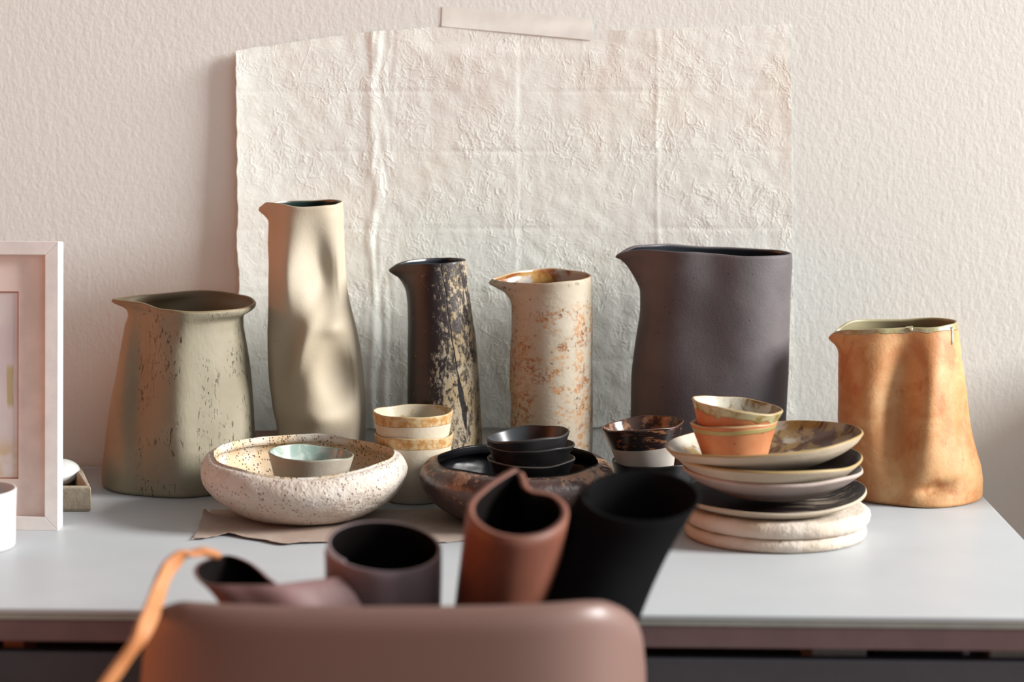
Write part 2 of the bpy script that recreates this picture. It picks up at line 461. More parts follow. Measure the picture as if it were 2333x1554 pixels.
def tape():
    q = [(1008, 14), (1346, 42), (1352, 92), (1006, 60)]
    nx, ny = 40, 8; V = []
    b_ = P(1180, 75, WY); b_.y = WY
    for j in range(ny + 1):
        for i in range(nx + 1):
            s, t = i / nx, j / ny
            tp = Vector(q[0]).lerp(Vector(q[1]), s); bt = Vector(q[3]).lerp(Vector(q[2]), s); c = tp.lerp(bt, t)
            p = P(c.x, c.y, WY)
            pap = smooth01((c.y - 45) / 30)
            V.append(Vector((p.x, WY - 0.0008 - 0.0012 * pap, p.z)) - b_)
    F_ = [(j * (nx + 1) + i, (j + 1) * (nx + 1) + i, (j + 1) * (nx + 1) + i + 1, j * (nx + 1) + i + 1) for j in range(ny) for i in range(nx)]
    o = mesh_obj('masking_tape', V, F_, M_tape, None, True, loc=b_)
    s = o.modifiers.new('th', 'SOLIDIFY'); s.thickness = 0.0001; s.offset = 0; split(o)
    tag(o, 'strip of cream masking tape holding the top edge of the paper on the wall', 'tape')
tape()

# ================================================================== PITCHERS
# grey-olive wide pitcher
KK = 0.62
b = MB('olive_stoneware')
xx, zz = b.xyz(0), b.xyz(2)
reg = b.step(b.noise(12, 2, .5, off=(2, 0, 0)), 0.40, 0.56)
reg2 = b.ma('MULTIPLY', reg, b.ma('ADD', b.step(b.ma('ABSOLUTE', b.ma('ADD', xx, 0.012)), 0.02, 0.045, 1, 0), b.step(xx, 0.03, 0.06)))
ck = b.ma('MULTIPLY', b.ma('MAXIMUM', b.step(b.noise(330, 2, .5, sc=(1, 1, .22), dist=.6), .62, .68), b.step(b.noise(190, 3, .55, sc=(1, 1, .22), dist=.9, off=(3, 0, 1)), .65, .69)), b.step(reg2, 0.2, .6))
b.bump(ck, 0.0016, 1.0, True); b.bump(b.noise(260, 3, sc=(1, 1, .35)), 0.00035); b.bump(b.noise(60, 3), 0.0006)
c = b.mix(b.step(b.noise(9, 4, .6), .35, .7), (0.355, 0.31, 0.215), (0.43, 0.385, 0.28))
c = b.mix(b.ma('MULTIPLY', ck, .75), c, (0.09, 0.065, 0.045))
M_olive = b.done(c, 0.62, 0.3)
M_olive_in = mat_plain('olive_inside', (0.26, 0.19, 0.11), 0.5)
M_olive_rim = mat_plain('olive_rim', (0.34, 0.26, 0.15), 0.5)
rows = [(692, 255, 300, 581), (697, 262, 299, 580), (705, 284, 297, 573), (712, 291, 296, 560), (720, 293, 293, 553), (740, 287, 287, 553),
        (760, 283, 283, 556), (800, 276, 276, 563), (850, 268, 268, 570), (900, 258, 258, 574), (950, 250, 250, 577),
        (1000, 243, 243, 581), (1050, 237, 237, 584), (1080, 235, 235, 584), (1100, 236, 236, 583), (1118, 239, 239, 580)]
pitcher('olive_pitcher', 'wide grey-olive stoneware pitcher with cracked skin and flared rim, leftmost pitcher', 3.068, rows,
        [(0, .104), (.3, .102), (.6, .092), (.9, .078), (1, .084)],
        [(0, 0), (40, 5), (90, 9), (140, 7), (180, 3), (215, 4), (250, -1), (290, -3), (330, -3)],
        (M_olive, M_olive_in, M_olive_rim), th=0.0045, spw=34, spy=0.5, seed=1,
        dents=[(325, 860, 38, 190, 0.026, -2), (300, 1040, 30, 60, -.006, 0), (398, 740, 26, 40, .006, 0), (430, 930, 38, 240, -.010, 2), (530, 880, 20, 160, .003, 5)])

# tall dented beige pitcher
b = MB('beige_stoneware')
spk = b.step(b.voro(75), 0.035, 0.06, 1, 0)
b.bump(b.noise(300, 3), 0.0002); b.bump(b.noise(50, 3), 0.0003)
c = b.mix(b.step(b.noise(7, 4), .35, .7), (0.66, 0.55, 0.40), (0.74, 0.64, 0.50))
c = b.mix(b.ma('MULTIPLY', spk, 0.55), c, (0.2, 0.12, 0.07))
M_beige = b.done(c, 0.6, 0.3)
M_teal = mat_plain('dark_teal_glaze', (0.02, 0.04, 0.035), 0.25, 0.5)
rows = [(468, 598, 613, 781), (477, 588, 612, 781), (486, 596, 612, 782), (495, 606, 612, 783), (506, 612, 612, 783), (560, 611, 611, 785),
        (600, 612, 612, 786), (650, 611, 611, 790), (680, 611, 611, 795), (720, 611, 611, 805), (760, 610, 610, 815), (800, 611, 611, 822),
        (850, 613, 613, 828), (900, 618, 618, 832), (930, 622, 622, 833), (970, 631, 631, 832), (1030, 633, 633, 830), (1060, 634, 634, 827),
        (1110, 636, 636, 822)]
pitcher('tall_beige_pitcher', 'tallest pitcher, slim beige stoneware with two deep thumb dents and dark teal inside', 3.09, rows,
        [(0, .066), (.5, .064), (.85, .054), (1, .046)],
        [(0, 5), (45, 6), (90, 4), (135, 4), (180, 0), (205, 5), (225, 4), (270, 0), (315, 2)],
        (M_beige, M_teal, M_beige), th=0.003, spw=34, spy=0.45, seed=2, sp_t=.9,
        dents=[(728, 622, 34, 95, .030, 6), (775, 855, 38, 62, .034, 10), (655, 640, 22, 70, -.010, 0), (650, 850, 34, 120, .012, -6), (688, 800, 20, 90, -.010, -22),
               (735, 945, 45, 24, -.007, 0), (800, 1010, 40, 50, .012, 0), (760, 745, 40, 22, -.008, 0), (630, 520, 20, 60, .006, 0)])

# slim dark speckled pitcher
b = MB('speckled_dark')
xx, zz = b.xyz(0), b.xyz(2)
gx = b.step(b.ma('ADD', xx, b.ma('MULTIPLY', b.noise(16, 3), 0.03)), -0.030, 0.040, 0, 0.13)
gz = b.step(zz, 0.05, 0.26, 0.045, -0.01)
n1 = b.ma('ADD', b.ma('MULTIPLY', b.noise(190, 5, .75, sc=(1, 1, .5), dist=.3), .62), b.ma('MULTIPLY', b.noise(55, 4, .7, sc=(1, 1, .6), dist=.5, off=(7, 2, 0)), .38))
mm = b.step(b.ma('ADD', n1, b.ma('ADD', gx, gz)), .585, .645)
n2 = b.noise(26, 5, .65, off=(4, 4, 4))
cream = b.mix(b.step(n2, .4, .6), (0.50, 0.38, 0.22), (0.56, 0.47, 0.34))
cream = b.mix(b.step(xx, -.045, -.005), (0.48, 0.22, 0.10), cream)
dkb = b.step(b.ma('ADD', b.ma('MULTIPLY', b.noise(75, 6, .75, sc=(1, 1, .45), dist=.4, off=(1, 6, 3)), .6), b.ma('MULTIPLY', b.noise(210, 4, .7, sc=(1, 1, .6)), .4)), .515, .575)
cream = b.mix(b.ma('MULTIPLY', dkb, .85), cream, (0.07, 0.045, 0.035))
c = b.mix(mm, (0.036, 0.024, 0.026), cream)
# long crack on the right of the front
lx = b.ma('ADD', b.ma('MULTIPLY', b.ma('SUBTRACT', 0.27, zz), 0.155), b.ma('ADD', 0.0035, b.ma('MULTIPLY', b.ma('SUBTRACT', b.noise(30, 3, sc=(0, 0, 1)), .5), .010)))
wdt = b.ma('ADD', 0.0006, b.step(b.ma('ABSOLUTE', b.ma('SUBTRACT', zz, 0.125)), 0.012, 0.045, 0.0027, 0))
cr = b.ma('MULTIPLY', b.step(b.ma('SUBTRACT', b.ma('ABSOLUTE', b.ma('SUBTRACT', xx, lx)), wdt), -0.0003, 0.0006, 1, 0), b.step(b.xyz(1), -.001, 0, 1, 0))
cr = b.ma('MULTIPLY', cr, b.step(zz, .075, .09))
c = b.mix(cr, c, (0.012, 0.010, 0.010))
b.bump(mm, 0.0005, 1); b.bump(cr, 0.0012, 1, True); b.bump(b.noise(160, 4), 0.0005)
M_speck = b.done(c, b.mix(mm, (0.42,)*3, (0.75,)*3), 0.4)
M_dark_in = mat_plain('blue_black_glaze', (0.028, 0.034, 0.042), 0.22, 0.55)
M_dark_rim = mat_plain('dark_rim', (0.035, 0.028, 0.028), 0.4)
rows = [(597, 900, 926, 1063), (610, 885, 925, 1064), (618, 893, 925, 1065), (625, 905, 925, 1066), (640, 917, 926, 1067), (660, 925, 928, 1069),
        (700, 929, 929, 1074), (740, 930, 930, 1080), (780, 929, 929, 1085), (850, 929, 929, 1090), (900, 929, 929, 1094), (950, 930, 930, 1097),
        (1000, 931, 931, 1099), (1040, 932, 932, 1098), (1108, 934, 934, 1095)]
pitcher('speckled_pitcher', 'slim dark brown pitcher speckled with cream flecks and split by a long vertical crack', 3.085, rows,
        [(0, .054), (.6, .052), (1, .045)],
        [(0, 3), (60, 2), (90, 1), (140, 0), (180, -4), (215, -2), (270, 1), (320, 3)],
        (M_speck, M_dark_in, M_dark_rim), th=0.0035, spw=34, spy=0.5, seed=3)

# cream pitcher with rust stains
b = MB('rust_stained_cream')
xx, zz = b.xyz(0), b.xyz(2)
base = b.mix(b.step(b.noise(14, 4), .35, .7), (0.66, 0.565, 0.43), (0.72, 0.64, 0.52))
big = b.step(b.noise(22, 3, .6, sc=(1, 1, 1.7), off=(1.3, 2, 0)), .44, .56)
fine = b.step(b.noise(130, 6, .75, off=(5, 1, 0)), .47, .58)
left = b.step(b.ma('ADD', xx, b.ma('MULTIPLY', b.noise(20, 3), .03)), -.045, .0, 1.0, 0.0)
side = b.step(b.ma('ABSOLUTE', b.ma('SUBTRACT', b.ma('ADD', xx, b.ma('MULTIPLY', b.noise(30, 3), .02)), 0.052)), .003, .014, .85, 0)
msk = b.ma('MULTIPLY', b.ma('MAXIMUM', b.ma('MAXIMUM', big, b.ma('MULTIPLY', left, b.step(zz, .24, .17))), side), b.ma('ADD', b.ma('MULTIPLY', fine, .88), b.ma('MULTIPLY', side, .12)))
msk = b.ma('MULTIPLY', msk, b.step(zz, .275, .245))
c = b.mix(msk, base, b.mix(b.step(b.noise(45, 4, off=(9, 0, 0)), .42, .62), (0.70, 0.33, 0.11), (0.40, 0.14, 0.04)))
dk = b.ma('MULTIPLY', b.step(b.noise(150, 4, .65, off=(0, 7, 0)), .58, .66), b.ma('MAXIMUM', big, left))
c = b.mix(b.ma('MULTIPLY', dk, .75), c, (0.13, 0.07, 0.035))
b.bump(b.noise(180, 4), 0.00035); b.bump(b.noise(28, 3, sc=(1, 1, 1.6)), 0.0009)
M_rust = b.done(c, 0.65, 0.3)
b = MB('amber_glaze')
c = b.mix(b.step(b.noise(28, 5, .6, dist=.5), .44, .56), (0.38, 0.12, 0.03), (0.62, 0.36, 0.12))
c = b.mix(b.step(b.noise(18, 3, off=(2, 5, 1)), .55, .62), c, (0.72, 0.66, 0.60))
b.bump(b.noise(60, 4), 0.0007)
M_amber = b.done(c, 0.22, 0.5, coat=0.4)
M_cream_rim = mat_plain('cream_rim', (0.62, 0.50, 0.36), 0.5)
rows = [(631, 1120, 1160, 1349), (641, 1113, 1160, 1350), (650, 1128, 1161, 1350), (658, 1144, 1162, 1350), (668, 1154, 1163, 1350), (682, 1162, 1164, 1350),
        (700, 1165, 1165, 1350), (750, 1165, 1165, 1350), (800, 1162, 1162, 1349), (870, 1161, 1161, 1350), (920, 1164, 1164, 1351), (980, 1162, 1162, 1350),
        (1040, 1163, 1163, 1347), (1108, 1165, 1165, 1343)]
pitcher('rust_cream_pitcher', 'cream cylindrical pitcher with rust-brown stains outside and amber glaze inside', 3.085, rows,
        [(0, .058), (.6, .058), (1, .057)],
        [(0, 2), (50, 4), (90, 7), (130, 5), (180, -3), (215, -6), (250, -5), (300, -1)],
        (M_rust, M_amber, M_cream_rim), th=0.0035, spw=36, spy=0.5, seed=4)

# large charcoal pitcher
b = MB('charcoal_stoneware')
b.bump(b.noise(330, 3), 0.0003); b.bump(b.noise(40, 3), 0.0004)
pit = b.step(b.voro(60), 0.045, 0.07, 1, 0)
c = b.mix(b.step(b.noise(10, 4, .6), .35, .7), (0.125, 0.105, 0.112), (0.17, 0.147, 0.152))
c = b.mix(b.ma('MULTIPLY', pit, .8), c, (0.02, 0.015, 0.015))
M_char = b.done(c, 0.6, 0.3)
rows = [(572, 1412, 1456, 1805), (581, 1401, 1456, 1805), (588, 1415, 1456, 1805), (600, 1427, 1457, 1805), (620, 1440, 1457, 1804), (640, 1450, 1458, 1803),
        (660, 1457, 1459, 1802), (700, 1458, 1458, 1801), (760, 1451, 1451, 1798), (800, 1445, 1445, 1797), (860, 1439, 1439, 1795), (960, 1437, 1437, 1791),
        (1040, 1437, 1437, 1789), (1108, 1438, 1438, 1786)]
pitcher('charcoal_pitcher', 'large wide charcoal-grey pitcher with a sharp spout, widest in the back row', 3.09, rows,
        [(0, .076), (.5, .072), (.85, .062), (1, .054)],
        [(0, -3), (45, -1), (90, 1), (130, 6), (155, 6), (180, -3), (210, 3), (250, 2), (290, -3), (330, -3)],
        (M_char, M_dark_in, M_char), th=0.0045, spw=26, spy=0.5, seed=5, ne=2.25,
        dents=[(1620, 600, 45, 60, .006, 0), (1600, 760, 60, 120, .006, 0), (1720, 700, 50, 200, -.003, 0)])

# orange pitcher with dripping rim glaze
b = MB('orange_clay')
zz, xx = b.xyz(2), b.xyz(0)
c = b.mix(b.step(b.noise(13, 5, .62, dist=.6), .38, .66), (0.68, 0.30, 0.11), (0.86, 0.50, 0.23))
c = b.mix(b.step(b.noise(34, 5, .65, sc=(1, 1, .6), off=(3, 3, 0)), .52, .68, 0, .6), c, (0.55, 0.16, 0.05))
tz = b.ma('ADD', b.ma('ADD', 0.2425, b.ma('MULTIPLY', xx, 0.055)), b.ma('MULTIPLY', b.noise(24, 2, .5, sc=(1, 1, 0)), -0.016))
gm = b.step(b.ma('SUBTRACT', zz, tz), 0.0, 0.0012)
c = b.mix(gm, c, b.mix(b.step(b.noise(50, 3), .4, .6), (0.46, 0.40, 0.20), (0.56, 0.53, 0.38)))
b.bump(gm, 0.0008); b.bump(b.noise(240, 3), 0.0003); b.bump(b.noise(30, 3), 0.0008)
M_orangeclay = b.done(c, b.mix(gm, (0.58,)*3, (0.25,)*3), 0.35)
M_glaze_olive = mat_plain('olive_rim_glaze', (0.52, 0.47, 0.27), 0.25, 0.5)
M_olive_dark = mat_plain('olive_inside_glaze', (0.42, 0.37, 0.22), 0.3, 0.5)
rows = [(742, 1905, 1918, 2182), (758, 1888, 1917, 2183), (768, 1895, 1915, 2185), (775, 1902, 1913, 2186), (790, 1909, 1912, 2188), (810, 1911, 1911, 2190),
        (850, 1910, 1910, 2197), (900, 1910, 1910, 2203), (950, 1909, 1909, 2208), (970, 1910, 1910, 2211), (1000, 1913, 1913, 2218), (1030, 1918, 1918, 2226),
        (1060, 1923, 1923, 2234), (1090, 1927, 1927, 2237), (1115, 1930, 1930, 2236), (1128, 1934, 1934, 2231)]
op = pitcher('orange_pitcher', 'squat orange clay pitcher with olive glaze dripping from the rim, rightmost on the table', 3.03, rows,
        [(0, .090), (.2, .088), (.6, .072), (.9, .052), (1, .042)],
        [(0, 7), (45, 8), (90, 4), (135, 4), (180, -8), (215, -4), (250, 0), (290, 2), (330, 5)],
        (M_orangeclay, M_olive_dark, M_glaze_olive), th=0.004, spw=30, spy=0.5, seed=6, ne=2.0,
        dents=[(2045, 930, 42, 160, .030, -4), (2010, 1090, 60, 30, -.005, 0), (2120, 1100, 45, 16, .012, 8), (2120, 1150, 50, 20, -.004, 0),
               (2110, 900, 35, 140, -.008, -8), (1950, 950, 30, 120, -.004, 0), (2190, 960, 14, 60, .004, 0)])
from mathutils.bvhtree import BVHTree
def surf(root, px, py, Yc):
    """front surface point (local) of a pot under a pixel"""
    d = ray(px, py); best = None
    for ch in root.children:
        if ch.name.split('.')[0] not in ('body', 'rim', 'spout'): continue
        bv = BVHTree.FromPolygons([v.co for v in ch.data.vertices], [p.vertices for p in ch.data.polygons])
        hit = bv.ray_cast(CAM - root.location, d.normalized())
        if hit[0] is not None and (best is None or hit[3] < best[2]): best = (hit[0], hit[1], hit[3])
    return best
def drip(root, pts, m, Yc):
    V, F_ = [], []
    n = 10; rr = []
    for (px, py, r) in pts:
        h = surf(root, px, py, Yc)
        if h: rr.append((h[0], r))
    for k, (p, r) in enumerate(rr):
        for j in range(n):
            a = 2 * PI * j / n
            V.append(p + Vector((math.cos(a) * r, math.sin(a) * r * 0.55, 0)))
    for k in range(len(rr) - 1):
        for j in range(n): F_.append((k*n+j, (k+1)*n+j, (k+1)*n+(j+1) % n, k*n+(j+1) % n))
    F_.append(tuple(range(n))); F_.append(tuple(range((len(rr)-1)*n + n - 1, (len(rr)-1)*n - 1, -1)))
    o = mesh_obj('glaze_drip', V, F_, m, root); o['label'] = 'run of olive glaze'
drip(op, [(2166, 737, .0035), (2167, 745, .003), (2168, 755, .0022), (2168, 765, .002), (2168, 774, .0024), (2168, 780, .0028), (2168, 784, .0018), (2168, 786, .0006)], M_glaze_olive, 3.03)
drip(op, [(2070, 742, .006), (2073, 747, .005), (2075, 752, .003), (2076, 755, .0012)], M_glaze_olive, 3.03)

# ================================================================== BOWLS, CUPS, PLATES
def at(px, Y): return P(px, 1000, Y).x
# sheet of paper on the table
def table_paper():
    base = PZ(870, 1200, TZ)
    nx, ny = 150, 60; V = []
    fr = [(430, 1234), (470, 1230), (520, 1222), (560, 1229), (600, 1235), (650, 1244), (700, 1240), (800, 1238), (1010, 1238), (1060, 1234), (1200, 1240), (1310, 1236)]
    for j in range(ny + 1):
        for i in range(nx + 1):
            s, t = i / nx, j / ny
            px = 437 + (1300 - 437) * s
            yf = interp(fr, px)[0] + 1.5 * noise.noise(Vector((px * .08, 0, 1)))
            ybk = 1164 + 1.2 * noise.noise(Vector((px * .05, 2, 1)))
            py = yf + (ybk - yf) * t
            pxx = px + (1 - s) ** 4 * 45 * t + (1 - s) ** 8 * 5 * noise.noise(Vector((0, t * 8, 3)))
            p = PZ(pxx, py, TZ)
            lift = 0.0008 + 0.0006 * (noise.noise(Vector((px * .02, py * .05, 0))) + 1)
            edge = math.exp(-s / .03)
            tab = math.exp(-((t - .62) / .16) ** 2) * edge
            lift += 0.016 * tab + 0.0035 * math.exp(-t / .08) * (0.5 + .5 * noise.noise(Vector((px * .018, 0, 4)))) * math.exp(-max(0, s - .3) / .1)
            inner = min(1, 4 * abs(t - .0)) 
            V.append(Vector((p.x - base.x, p.y - base.y, lift)))
    F_ = [(j * (nx + 1) + i, j * (nx + 1) + i + 1, (j + 1) * (nx + 1) + i + 1, (j + 1) * (nx + 1) + i) for j in range(ny) for i in range(nx)]
    b = MB('packing_paper')
    b.bump(b.noise(60, 3), .0006)
    m = b.done(b.mix(b.step(b.noise(14, 4), .35, .65), (0.62, 0.47, 0.38), (0.68, 0.56, 0.49)), .8, .15)
    o = mesh_obj('paper_sheet', V, F_, m, None, True, loc=base)
    s = o.modifiers.new('th', 'SOLIDIFY'); s.thickness = 0.0005; s.offset = 1; split(o)
    tag(o, 'crumpled pinkish paper sheet with a curled corner, lying under the two round bowls', 'paper')
table_paper()
PAP = TZ + 0.0022

# white pitted bowl
b = MB('pitted_white_clay')
pit = b.step(b.voro(230, sc=(1, 1, .7)), 0.14, 0.30, 1, 0); sel = b.step(b.noise(55, 3), .40, .52)
pm = b.ma('MULTIPLY', pit, sel)
b.bump(b.noise(120, 4, .65, dist=.4), 0.0036); b.bump(b.noise(45, 3), .002, .6); b.bump(pm, .0012, 1, True)
c = b.mix(b.step(b.noise(30, 4), .35, .7), (0.86, 0.74, 0.63), (0.94, 0.86, 0.78))
M_white = b.done(b.mix(b.ma('MULTIPLY', pm, .8), c, (0.30, 0.14, 0.07)), 0.72, 0.3)
b = MB('pitted_white_inside')
pit = b.step(b.voro(260), 0.20, 0.36, 1, 0); sel = b.step(b.noise(70, 3), .40, .50); pm = b.ma('MULTIPLY', pit, sel)
b.bump(b.noise(95, 4, .6), 0.0014); b.bump(pm, .0012, 1, True)
M_white_in = b.done(b.mix(b.ma('MULTIPLY', pm, .85), b.mix(b.step(b.noise(20, 4), .4, .65), (0.90, 0.68, 0.44), (0.98, 0.92, 0.82)), (0.24, 0.10, 0.035)), 0.7, 0.3)
WB = (at(694, 2.85), 2.85)
pot('white_pitted_bowl', 'wide white pitted clay bowl with turned-in rim and a small bowl inside, front left', 'bowl', WB[0], WB[1], PAP,
    [(.0, 0), (.060, 0), (.086, .007), (.113, .024), (.130, .043), (.1355, .058), (.133, .070), (.126, .079), (.118, .0805)],
    (M_white, M_white_in, M_white_in), th=.009, irr=.008, rim=[(0, 0), (60, 1), (90, 9), (120, 6), (180, 3), (225, -3), (270, -8), (310, -4)], rim_irr=.0012,
    lump=.0015, seed=1, rimlift=.6, nt_=90, nth=180)
# celadon bowl
b = MB('celadon_glaze')
c = b.mix(b.step(b.noise(45, 5, .6, dist=.8), .42, .6), (0.36, 0.50, 0.43), (0.66, 0.72, 0.66))
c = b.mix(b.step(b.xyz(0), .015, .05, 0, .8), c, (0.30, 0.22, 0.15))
M_celadon = b.done(c, .18, .5, coat=.5)
M_taupe = mat_plain('taupe_clay', (0.50, 0.44, 0.36), 0.65, .3, 0, 250, .0003)
M_cel_rim = mat_plain('celadon_rim', (0.36, 0.36, 0.28), .35)
pot('celadon_bowl', 'small taupe bowl with pale celadon glaze inside, standing in the white pitted bowl', 'bowl', at(702, 2.84), 2.84, PAP + .0095,
    [(0, 0), (.030, 0), (.036, .004), (.046, .038), (.0565, .076)], (M_taupe, M_celadon, M_cel_rim), th=.0026, tilt=(0, 3.0), irr=.006, seed=2, rim_irr=.0008)

# dark metallic bowl
b = MB('dark_lustre_clay')
zz = b.xyz(2)
sh = b.ma('ADD', b.noise(34, 5, .68), b.step(zz, .050, .074, -.06, .10))
m1 = b.step(sh, .58, .66)
c = b.mix(b.step(b.noise(12, 4), .4, .62), (0.045, 0.026, 0.026), (0.12, 0.065, 0.055))
c = b.mix(m1, c, (0.46, 0.25, 0.15))
c = b.mix(b.ma('MULTIPLY', b.step(b.noise(110, 4, .7), .62, .68), .8), c, (0.45, 0.30, 0.2))
b.bump(b.noise(70, 4, .6), .0014); b.bump(m1, .0005)
M_lustre = b.done(c, b.mix(m1, (0.30,)*3, (0.55,)*3), .6)
M_blackglaze = mat_plain('black_glaze', (0.010, 0.010, 0.012), .30, .12)
DBX = at(1180, 2.85)
db = pot('dark_lustre_bowl', 'wide dark brown bowl with coppery flecks, black inside, holding three black dishes', 'bowl', DBX, 2.85, PAP,
    [(0, 0), (.058, 0), (.084, .006), (.110, .022), (.124, .042), (.1285, .056), (.125, .068), (.116, .076), (.106, .0775)],
    (M_lustre, M_blackglaze, M_blackglaze), th=.010, irr=.010, rim=[(0, -3), (60, 1), (90, 2), (120, 4), (180, -1), (225, -2), (270, -4), (310, -1)], rim_irr=.0018,
    lump=.0015, seed=4, rimlift=.5, nt_=90, nth=180)

b = MB('black_matt_glaze'); b.bump(b.noise(120, 4), .0003)
M_dish = b.done(b.mix(b.step(b.noise(25, 3), .4, .6), (0.016, 0.016, 0.018), (0.03, 0.028, 0.03)), .38, .45)
b = MB('black_dish_inside')
M_dish_in = b.done(b.mix(b.step(b.ma('ADD', b.xyz(0), b.ma('MULTIPLY', b.noise(20, 3), .02)), .004, .016), (0.04, 0.045, 0.05), (0.045, 0.022, 0.018)), .28, .5)
M_dish_rim = mat_plain('dish_rim', (0.13, 0.115, 0.10), .5)
M_dish_rim2 = mat_plain('black_dish_rim', (0.05, 0.045, 0.042), .4)
dishes = [(1211, .8335, .058, .0, M_dish_rim, 'lowest of the three nested black dishes, with a pale thin rim', 1),
          (1210, .8525, .050, 0.5, M_dish_rim2, 'middle one of the three nested black dishes in the dark bowl', 2)]
DG = 'nested black dishes'
for k, (px, zr, h, tl, rm_, lab, sd) in enumerate(dishes):
    pot('black_dish', lab, 'dish', at(px, 2.84), 2.84, zr - h, [(0, 0), (.027 + .006 * k, 0), (.033 + .005 * k, .003), (.046, h * .55), (.0575 if k == 0 else .0585, h)],
        (M_dish, M_dish_in, rm_), th=.0024, tilt=(0, -tl), irr=.006, seed=sd, rim_irr=.0008, group=DG, rim=[(0, 0), (90, -1), (180, 0), (270, -1.5)] if k == 0 else None)
pot('black_dish', 'topmost of the three nested black dishes, tipped up to the right', 'dish', at(1209, 2.835), 2.835, .8655 - .0425,
    [(0, 0), (.036, 0), (.040, .003), (.047, .022), (.056, .043)],
    (M_dish, M_dish_in, M_dish_rim2), th=.003, tilt=(0, -5.5), irr=.012, seed=3, rim_irr=.001, group=DG)

# cream cups
def band_cup_mat(name, h, w, c0, c1, band0, band1, rough=.6):
    b = MB(name)
    z = b.xyz(2)
    e = b.ma('ADD', z, b.ma('MULTIPLY', b.ma('SUBTRACT', b.noise(14, 2), .5), .006))
    m = b.step(e, h - w - .0004, h - w + .0004)
    tx = b.step(b.noise(110, 5, .7), .42, .62)
    c = b.mix(b.step(b.noise(20, 4), .35, .7), c0, c1)
    bb = b.mix(tx, band0, band1)
    line = b.step(b.ma('ABSOLUTE', b.ma('SUBTRACT', e, h - w)), .0003, .0009, .5, 0)
    c = b.mix(m, c, bb); c = b.mix(line, c, tuple(x * .55 for x in band1))
    b.bump(b.noise(180, 3), .0003)
    return b.done(c, rough, .35)
M_ccup = band_cup_mat('cream_cup_band', .0925, .0145, (0.84, 0.72, 0.55), (0.90, 0.80, 0.64), (0.80, 0.60, 0.34), (0.64, 0.31, 0.08))
b = MB('cream_cup_inside')
M_ccup_in = b.done(b.mix(b.step(b.noise(28, 5, .65), .50, .60), (0.72, 0.64, 0.48), (0.52, 0.32, 0.10)), .3, .45)
M_ccup_rim = mat_plain('cream_cup_rim', (0.66, 0.50, 0.28), .45)
ccp = [(0, 0), (.036, 0), (.040, .004), (.0475, .05), (.0548, .0925)]
GC = 'stacked cream cups'
pot('cream_cup', 'lower of the two stacked cream cups with ochre-stained bands, standing on the table', 'cup', at(943, 2.972), 2.972, TZ, ccp,
    (M_ccup, M_ccup_in, M_ccup_rim), th=.0024, irr=.006, seed=3, rim_irr=.0007, tilt=(0, 0), group=GC)
pot('cream_cup', 'upper of the two stacked cream cups with ochre-stained bands', 'cup', at(942, 2.972), 2.972, .8735 - .0925, ccp,
    (M_ccup, M_ccup_in, M_ccup_rim), th=.0024, irr=.008, seed=5, rim_irr=.0008, tilt=(0, -.6), rotz=40, group=GC)

# brown-banded cup in a black cup
b = MB('brown_band_cup')
z = b.xyz(2)
e = b.ma('ADD', z, b.ma('MULTIPLY', b.xyz(0), .02))
m = b.step(e, .0445, .0452)
stk = b.step(b.noise(55, 5, .65, sc=(1, 1, 3), dist=.5), .52, .62)
bc = b.mix(stk, (0.022, 0.012, 0.012), (0.30, 0.13, 0.06))
M_bcup = b.done(b.mix(m, b.mix(b.step(b.noise(20, 3), .4, .6), (0.62, 0.54, 0.47), (0.68, 0.62, 0.56)), bc), b.mix(m, (.6,)*3, (.22,)*3), .45)
b = MB('brown_glaze'); b.bump(b.noise(60, 4), .0006)
M_brown_in = b.done(b.mix(b.step(b.noise(60, 5, .65), .48, .6), (0.07, 0.03, 0.022), (0.36, 0.17, 0.09)), .2, .5)
pot('black_cup', 'black cup on the table holding the brown-banded cup, mostly hidden by the black roll', 'cup', at(1490, 2.945), 2.945, TZ,
    [(0, 0), (.036, 0), (.041, .004), (.050, .035), (.0575, .062)], (M_dish, M_dish_in, M_dish_rim2), th=.003, seed=6)
pot('brown_banded_cup', 'cream cup with a glossy brown-black band around its flared rim', 'cup', at(1474, 2.945), 2.935, .8640 - .0725,
    [(0, 0), (.031, 0), (.035, .003), (.043, .035), (.0565, .0725)], (M_bcup, M_brown_in, mat_plain('brown_rim', (0.10, 0.05, 0.035), .3)), th=.003, tilt=(0, -5.5), irr=.012, seed=7)

